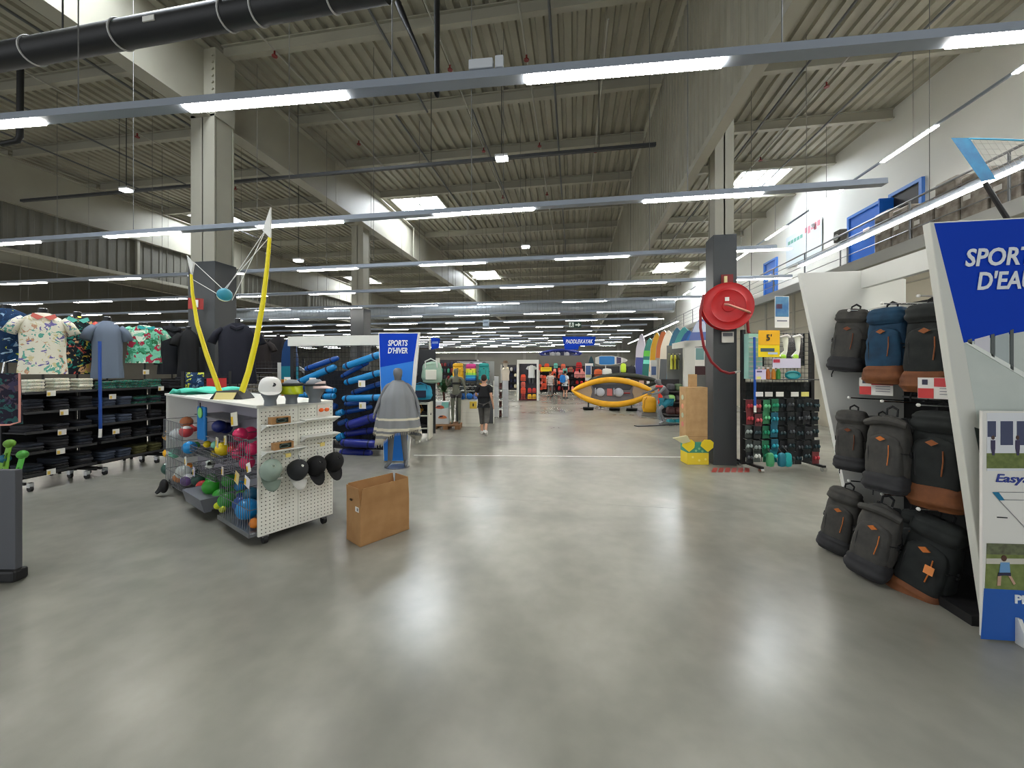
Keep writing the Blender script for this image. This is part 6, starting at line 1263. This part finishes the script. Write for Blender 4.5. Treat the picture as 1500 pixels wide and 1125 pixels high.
t = thing('hanging_towel', 'bright orange red towel hung behind the skiing mannequin', 'towel', at_d(969, 592, 12.9)); MB().grid(lambda a, b_: (-.1 + .2 * a, .03 * math.sin(8 * a), .55 * b_), 8, 6).build('cloth', mat((226, 60, 36), .8), t, smooth=True, solid=.02)
q_ = at_d(969, 560, 12.9) - t.location; MB().cyl((0, .04, -at_d(969, 592, 12.9).z), (0, .04, .6), .012, n=6).build('stand_pole', STEEL, t)
# white post at the kayak tip
p = fl(957, 596); t = thing('white_post', 'white square post between kayak tip and skiing mannequin', 'post', p); MB().bx(-.14, .14, -.1, .1, 0, 2.2).build('shaft', OFFW, t); MB().bx(-.1, .1, -.11, -.1, 1.5, 1.9).build('notice', mat((90, 110, 150), .6), t)
# ---- kraft paper tower on printed box
KA = Vector((2.11, 7.60, 0)); kd = Vector((.45, .07, 0)).normalized(); kt = thing('printed_box', 'green and yellow printed box with lemon shapes holding the paper tower', 'box', KA, math.atan2(kd.y, kd.x))
MB().bx(0, .4, 0, .3, 0, .22).build('yellow_base', mat((236, 206, 50), .6), kt, bevel=.004); MB().bx(0, .4, 0, .3, .22, .42).build('green_band', mat((70, 150, 124), .6), kt, bevel=.004)
for (x, z) in ((.12, .36), (.22, .3), (.3, .37), (.36, .28), (.16, .26), (.28, .25), (.1, .14), (.34, .1), (.22, .08)): MB().lathe([(0, 0), (.022, 0), (.022, .003), (0, .003)], 8, Matrix.Translation((x, -.001, z)) @ Matrix.Rotation(R(90), 4, 'X')).build('printed_dot', mat((140, 196, 150) if z > .22 else (246, 226, 120), .6), kt)
for x in (.02, .37):
    MB().prism([(x - .11, .42), (x - .13, .35), (x, .24), (x + .1, .32), (x + .11, .42), (x + .05, .47), (x - .06, .47)], -.03, -.004, 'XZ').build('lemon_cutout', mat((240, 212, 40), .6), kt, bevel=.006)
MB().prism([(-.28, .5), (-.02, .55), (.04, .44), (-.1, .4)], -.05, .02, 'XZ').build('leaf_flap', mat((196, 190, 150), .7), kt, bevel=.004)
pt_ = thing('paper_tower', 'tall brown kraft paper bag tower in front of the hose column', 'paper bag', KA + Matrix.Rotation(math.atan2(kd.y, kd.x), 3, 'Z') @ Vector((-.02, .02, .421)), math.atan2(kd.y, kd.x))
krf = mottled('kraft_paper', (190, 154, 108), (176, 140, 96), 7, .85)
MB().bx(0, .41, 0, .28, 0, 1.03).build('paper_body', krf, pt_, bevel=.006); MB().bx(.12, .26, .1, .18, 1.03, 1.27).build('upper_bag', krf, pt_, bevel=.004); MB().bx(0, .41, -.004, 0, .1, .106).build('fold_line', mat((150, 116, 78), .9), pt_)
for j, c_ in enumerate(((206, 120, 110), (176, 190, 160), (226, 150, 120), (190, 200, 170))): MB().lathe([(0, 0), (.05, 0), (.05, .003), (0, .003)], 10, Matrix.Translation((-.001, .14, .32 + j * .17)) @ Matrix.Rotation(R(-90), 4, 'Y')).build('printed_fruit', mat(c_, .6), pt_)
# ---- hose reel
HC = at_d(1063, 450, 7.02); hr = thing('hose_reel', 'big red fire hose reel with hanging hose on the dark column', 'hose reel', HC, YAW - R(12))
def disc(r_, y0, y1, m_, name, n=40): return MB().lathe([(0, y0), (r_, y0), (r_, y1), (0, y1)], n, Matrix.Rotation(R(90), 4, 'X')).build(name, m_, hr, smooth=True)
disc(.43, -.02, .0, RED, 'back_disc'); 
MB().lathe([(0, .16), (.1, .16), (.11, .145), (.27, .14), (.29, .155), (.31, .14), (.40, .135), (.425, .15), (.43, .13), (.42, .12), (0, .12)], 48, Matrix.Rotation(R(90), 4, 'X')).build('front_disc', RED, hr, smooth=True)
mb = MB()
for j in range(3):
    for i in range(2): mb.tube([((.31 + .035 * j) * math.cos(a_), -.04 - .05 * i, (.31 + .035 * j) * math.sin(a_)) for a_ in [q * PI / 24 for q in range(48)]], .022, 8, closed=True)
mb.build('coiled_hose', mat((128, 16, 26), .45), hr, smooth=True)
rl = lambda u, v, d=6.85: Matrix.Rotation(-(YAW - R(12)), 3, 'Z') @ (at_d(u, v, d) - HC)
MB().tube([rl(1031, 432), rl(1026, 455), rl(1026, 480), rl(1031, 508), rl(1042, 530), rl(1056, 543), rl(1068, 547), rl(1076, 546)], .024, 10).build('hanging_hose', mat((128, 16, 26), .45), hr, smooth=True)
MB().tube([rl(1075, 546), rl(1084, 543.5)], [.022, .014], 10).build('nozzle', mat((196, 196, 190), .4), hr, smooth=True)
MB().tube([rl(1061, 446, 6.75), rl(1066, 446, 6.72), rl(1097, 457, 6.75), rl(1100, 459, 6.9)], .022, 10).build('feed_pipe', mat((190, 130, 116), .35, .5), hr, smooth=True)
MB().box(rl(1065, 438, 6.83), (.07, .01, .07)).build('label_plate', PAPER, hr); MB().box(rl(1065, 411, 7.03), (.2, .03, .22)).build('warning_sign', mat((120, 26, 26), .5), hr); MB().box(rl(1063, 411, 7.0), (.05, .02, .16)).build('sign_mark', mat((220, 206, 150), .6), hr)
MB().box(rl(1066, 494, 7.05), (.2, .03, .2)).build('instruction_plate', mat((206, 204, 196), .6), hr); MB().box(rl(1066, 490, 7.03), (.16, .02, .06)).build('plate_print', mat((90, 90, 96), .6), hr)
MB().box((0, .05, 0), (.12, .16, .12)).build('wall_bracket', mat((120, 20, 24), .5), hr); MB().tube([rl(1095, 470, 6.95), rl(1096, 485, 6.95), rl(1100, 494, 7.0)], .025, 8).build('valve', mat((150, 20, 24), .45), hr, smooth=True)
# ---- swim goods stand
SA = Vector((3.05, 7.35, 0)); SD = Vector((1.3, .32, 0)); sw_rz = math.atan2(SD.y, SD.x)
sws = thing('swim_goods_stand', 'black wheeled wire stand of goggles and bath toys by the column', 'shop display', SA, sw_rz)
mb = MB()
for i in range(20): mb.cyl((i * .07, .12, .12), (i * .07, .12, 2.45), .004, n=4, caps=False)
for j in range(30): mb.cyl((0, .12, .12 + j * .08), (1.33, .12, .12 + j * .08), .004, n=4, caps=False)
mb.build('wire_grid', mat((24, 26, 28), .5, .3), sws)['kind'] = 'stuff'
for x in (0, 1.33): MB().bx(x - .03, x + .03, .1, .16, .08, 2.5).build('post', BLACK, sws)
for x in (.1, 1.25):
    MB().bx(x - .03, x + .03, -.22, .4, .07, .11).build('foot', BLACK, sws)
    for y in (-.2, .36): MB().cyl((x - .03, y, .04), (x + .03, y, .04), .04, n=12).build('castor', CHROME, sws)
MB().bx(.0, 1.33, .14, .16, .2, 1.55).build('dark_back', mat((30, 36, 38), .7), sws); MB().bx(.45, 1.2, -.2, .12, 1.60, 1.615).build('shelf', mat((60, 64, 66), .3), sws)
MB().bx(.0, .26, -.02, .1, 1.62, 2.42).build('tray_tower', mat((150, 196, 186), .6), sws)
for j in range(9): MB().bx(.01, .25, -.03, -.02, 1.66 + j * .085, 1.68 + j * .085).build('tray_edge', mat((196, 196, 196), .5), sws)
sp_ = lambda x, y, z: Matrix.Translation(SA) @ Matrix.Rotation(sw_rz, 4, 'Z') @ Vector((x, y, z))
SWI = (Matrix.Translation(SA) @ Matrix.Rotation(sw_rz, 4, 'Z')).inverted()
def swp(u, v, off=-.05):
    o = SWI @ Vector((0, 0, EYE)); d = SWI.to_3x3() @ ray(u, v); return o + d * ((off - o.y) / d.y)
rod = [swp(1105, 494, -.2), swp(1106, 594, -.2), swp(1106, 604, -.2)]; MB().cyl(rod[0], rod[1], .02, n=8).build('blue_rod', mat((20, 80, 170), .5), sws); MB().cyl(rod[1], rod[2], .02, n=8).build('rod_tip', PAPER, sws)
def swcard(u0, u1, v0, v1, m_, name, off=-.24, extra=()):
    a, b_ = swp(u0, v1, off), swp(u1, v0, off); c_ = MB().bx(a.x, b_.x, off, off + .006, a.z, b_.z).build(name, m_, sws)
    for (e0, e1, f0, f1, mm, nn) in extra: MB().bx(a.x + (b_.x - a.x) * e0, a.x + (b_.x - a.x) * e1, off - .004, off, a.z + (b_.z - a.z) * f0, a.z + (b_.z - a.z) * f1).build(nn, mm, c_)
    return c_
ysg = swcard(1111, 1142, 484, 523, YEL, 'yellow_sign', extra=((0, 1, .45, 1, mat((238, 178, 24), .6), 'sign_upper'), (.1, .75, .2, .33, mat((70, 90, 100), .6), 'sign_bar'), (.45, .9, .1, .18, mat((180, 196, 220), .6), 'sign_bar')))
a_ = swp(1126.5, 495, -.255); text('sign_text', "5'", .15, INK, sws, a_, (R(90), 0, 0), 0, .002, width=.1)
swcard(1132, 1173, 525, 539, mat((214, 208, 226), .6), 'notice_card', extra=((.02, .25, .55, .9, mat((180, 50, 70), .6), 'card_print'),)); swcard(1107, 1122, 541, 556, mat((210, 200, 224), .6), 'notice_card', extra=((.1, .6, .7, .85, mat((90, 80, 120), .6), 'card_print'), (.1, .5, .05, .3, mat((226, 220, 120), .6), 'card_print')))
pst_ = swcard(1135, 1156, 434, 480, PAPER, 'poster', 0.1, ((.04, .96, .35, .98, mottled('poster_sea', (90, 140, 170), (60, 110, 160), 6, .5), 'poster_photo'), (.1, .5, .6, .75, mat((110, 60, 80), .6), 'poster_swimmer'), (.15, .85, .2, .24, mat((130, 130, 140), .6), 'poster_line')))
for (u, c_) in ((1098, (230, 226, 224)), (1112, (206, 202, 196)), (1128, (220, 218, 210)), (1150, (224, 222, 214)), (1165, (226, 216, 120))): swcard(u + 15 - 6, u + 15 + 5, 574, 581, mat(c_, .6), 'price_card', -.22)
# blister packs
pk0 = [None]
def pack(u, v, c_, m2, la, gr, w_=.11, h_=.17, off=-.08):
    w = sp_(*swp(u, v, off)); 
    if pk0[0] is None:
        t = thing('swim_pack', la, 'swim goods', w, sw_rz, gr); MB().bx(-.5, .5, -.08, .0, -1, 0).build('backing_card', mat(c_, .6), t, bevel=.03); MB().ell((-.22, -.3, -.5), (.2, .28, .16), 12, 8).ell((.22, -.3, -.5), (.2, .28, .16), 12, 8).build('goggle_cups', mat(m2, .25), t, smooth=True); MB().tube([(-.4, -.2, -.5), (-.45, .0, -.8), (.45, 0, -.8), (.4, -.2, -.5)], .04, 6).build('strap', mat(m2, .5), t)
        MB().cyl((0, 0, -.06), (0, 1.6, -.04), .03, n=5).build('peg', STEEL, t); t.scale = (w_, .09, h_); pk0[0] = t
    else: t = dup(pk0[0], w, sw_rz, la, gr, (w_, .09, h_), {'backing_card': mat(c_, .6), 'goggle_cups': mat(m2, .25), 'strap': mat(m2, .5)})
    return t
LAB = {'r': ('red packed bath toy on the wire stand', [((120, 50, 54), (190, 60, 70)), ((90, 40, 46), (206, 90, 96))]), 'g': ('green packed goggles on the wire stand', [((60, 130, 90), (110, 196, 140)), ((40, 110, 80), (40, 150, 110))]), 't': ('teal packed goggles on the wire stand', [((20, 120, 130), (60, 196, 200)), ((24, 90, 110), (40, 150, 170))]), 'k': ('black packed goggles on the wire stand', [((30, 32, 36), (70, 74, 78)), ((22, 26, 30), (40, 60, 66))]), 'w': ('grey and white packed goggles on the wire stand', [((90, 96, 94), (206, 206, 200)), ((60, 66, 64), (150, 160, 156))])}
for (row, v) in (('rrggkkkkk', 592), ('rrgtkkkkk', 612), ('wkgtkkkkk', 632), ('wwgtkkkkk', 652), ('kwgtkkkkr', 668)):
    for i, ch in enumerate(row):
        u = 1097 + i * 12.2; la, cs = LAB[ch]; c_ = random.choice(cs); pack(u + random.uniform(-1.5, 1.5), v - 8 + random.uniform(-2, 2), c_[0], c_[1], la, 'goggles and toys on the stand', .13, .22, -.08 - .05 * (i % 2))
for i, (u, c_) in enumerate(((1112, (226, 130, 40)), (1119, (196, 110, 50)), (1127, (214, 140, 40)), (1134, (60, 150, 70)), (1106, (190, 40, 60)))):
    w = sp_(*swp(u + 6, 561, -.1)); w.z = 1.616; t = thing('drink_bottle', ('orange', 'amber', 'golden', 'green', 'red')[i] + ' bottle standing on the stand shelf', 'bottle', w, 0, 'bottles on the stand'); MB().lathe([(0, 0), (.034, 0), (.036, .12), (.02, .16), (.018, .18), (0, .18)], 14).build('bottle_body', mat(c_, .3), t, smooth=True); MB().lathe([(0, .18), (.02, .18), (.02, .21), (0, .21)], 12).build('cap', PAPER, t)
w = sp_(*swp(1160, 560, -.08)); w.z = 1.616; t = thing('diving_mask', 'teal diving mask lying on the stand shelf', 'diving mask', w, sw_rz); MB().tube([(.13 * math.cos(a_), -.02, .07 + .06 * math.sin(a_)) for a_ in [i * PI / 10 for i in range(20)]], .02, 8, closed=True).build('frame', mat((20, 140, 150), .4), t, smooth=True); MB().prism([(.12 * math.cos(a_), .07 + .055 * math.sin(a_)) for a_ in [i * PI / 10 for i in range(20)]], -.015, -.01, 'XZ').build('lens', mat((90, 180, 180), .1), t)
for i, (u, v, c_, la) in enumerate(((1150, 498, (226, 226, 206), 'white and lime foot fin hung high on the stand'), (1168, 498, (226, 226, 210), 'white and lime foot fin hung high on the stand'))):
    w = sp_(*swp(u, v, -.12)); t = thing('swim_fin', la, 'swim fin', w, sw_rz, 'pale fins'); MB().tube([(0, 0, .06), (.01, 0, -.05), (.0, -.01, -.2), (-.08, -.02, -.32)], [.06, .05, .035, .07], 10, flat=.4).build('blade', mat(c_, .5), t, smooth=True); MB().ell((-.06, -.03, -.3), (.06, .02, .05), 10, 6).build('lime_patch', mat((170, 220, 60), .5), t, smooth=True); MB().tube([(-.09, 0, .05), (0, -.04, .08), (.09, 0, .05)], .02, 6).build('heel_strap', mat((236, 232, 226), .5), t, smooth=True); MB().cyl((0, .0, .08), (0, .24, .09), .006, n=5).build('peg', STEEL, t)
# low teal wash bags hanging at the foot
for i, (u, c_, la) in enumerate(((1128, (70, 150, 100), 'green mesh bag hanging at the foot of the swim stand'), (1145, (24, 110, 130), 'dark teal mesh bag hanging at the foot of the swim stand'), (1154, (30, 160, 160), 'bright teal mesh bag hanging at the foot of the swim stand'))):
    w = sp_(*swp(u, 684, -.2)); t = thing('mesh_bag', la, 'bag', w, sw_rz, 'mesh bags'); sack(.12, .08, 0, .25, seed=i).build('bag', mat(c_, .5), t, smooth=True); MB().tube([(0, 0, .24), (0, .1, .34), (0, .3, .36)], .006, 5).build('loop', BLACK, t)
# ---- things on the gallery
p = at_x(1176, 355, 9.06); t = thing('wall_chart', 'pale wall chart with green and red panels on the gallery wall', 'chart', p); MB().bx(-.01, 0, -1.2, 1.2, -.75, .55).build('sheet', mat((206, 216, 222), .6), t)
for i in range(5): MB().bx(-.016, -.01, .0 + .22 * i, .16 + .22 * i, .2, .34).build('green_panel', mat((120, 176, 160), .6), t); MB().bx(-.016, -.01, -1.1 + .2 * i, -.95 + .2 * i, .3 - .08 * (i % 2), .5).build('red_panel', mat((206, 130, 140), .6), t)
p = at_x(1231, 346, 7.75); t = thing('loudspeaker', 'small grey loudspeaker fixed behind the gallery handrail', 'loudspeaker', p); MB().box((0, 0, 0), (.2, .28, .34)).build('case', mat((90, 88, 84), .6), t, bevel=.02); MB().lathe([(0, 0), (.09, 0), (.09, .02), (0, .02)], 16, Matrix.Translation((-.1, 0, -.03)) @ Matrix.Rotation(R(-90), 4, 'Y')).build('cone', mat((200, 200, 196), .6), t); MB().cyl((0, 0, -.17), (0, 0, ZG - p.z), .02, n=8).build('stand_pole', STEEL, t)
p = at_x(1191, 330, 9.0); t = thing('security_camera', 'white dome camera on the gallery wall above the chart', 'camera', p); MB().lathe([(0, -.08), (.05, -.07), (.08, 0), (.08, .05), (0, .05)], 14).build('dome', mat((200, 204, 206), .3), t, smooth=True); MB().bx(0, .1, -.03, .03, 0, .05).build('bracket', PAPER, t)
wrp = mottled('stretch_wrap', (120, 110, 100), (168, 160, 150), 6, .3)
for i in range(9):
    y = 6.6 + i * .56; h_ = .8 + .25 * ((i * 7) % 3) / 2; t = thing('wrapped_pallet_load', 'grey film wrapped goods standing behind the gallery handrail', 'wrapped goods', (8.0, y, ZG), 0, 'film wrapped goods on the gallery')
    MB().box((0, 0, h_ / 2 + .08), (.55, .5, h_)).build('wrapped_load', wrp, t, bevel=.05, seg=3); MB().bx(-.28, .28, -.26, .26, 0, .08).build('pallet', wood, t); MB().box((-.28, .1, h_ * .6), (.006, .14, .1)).build('label', PAPER, t)
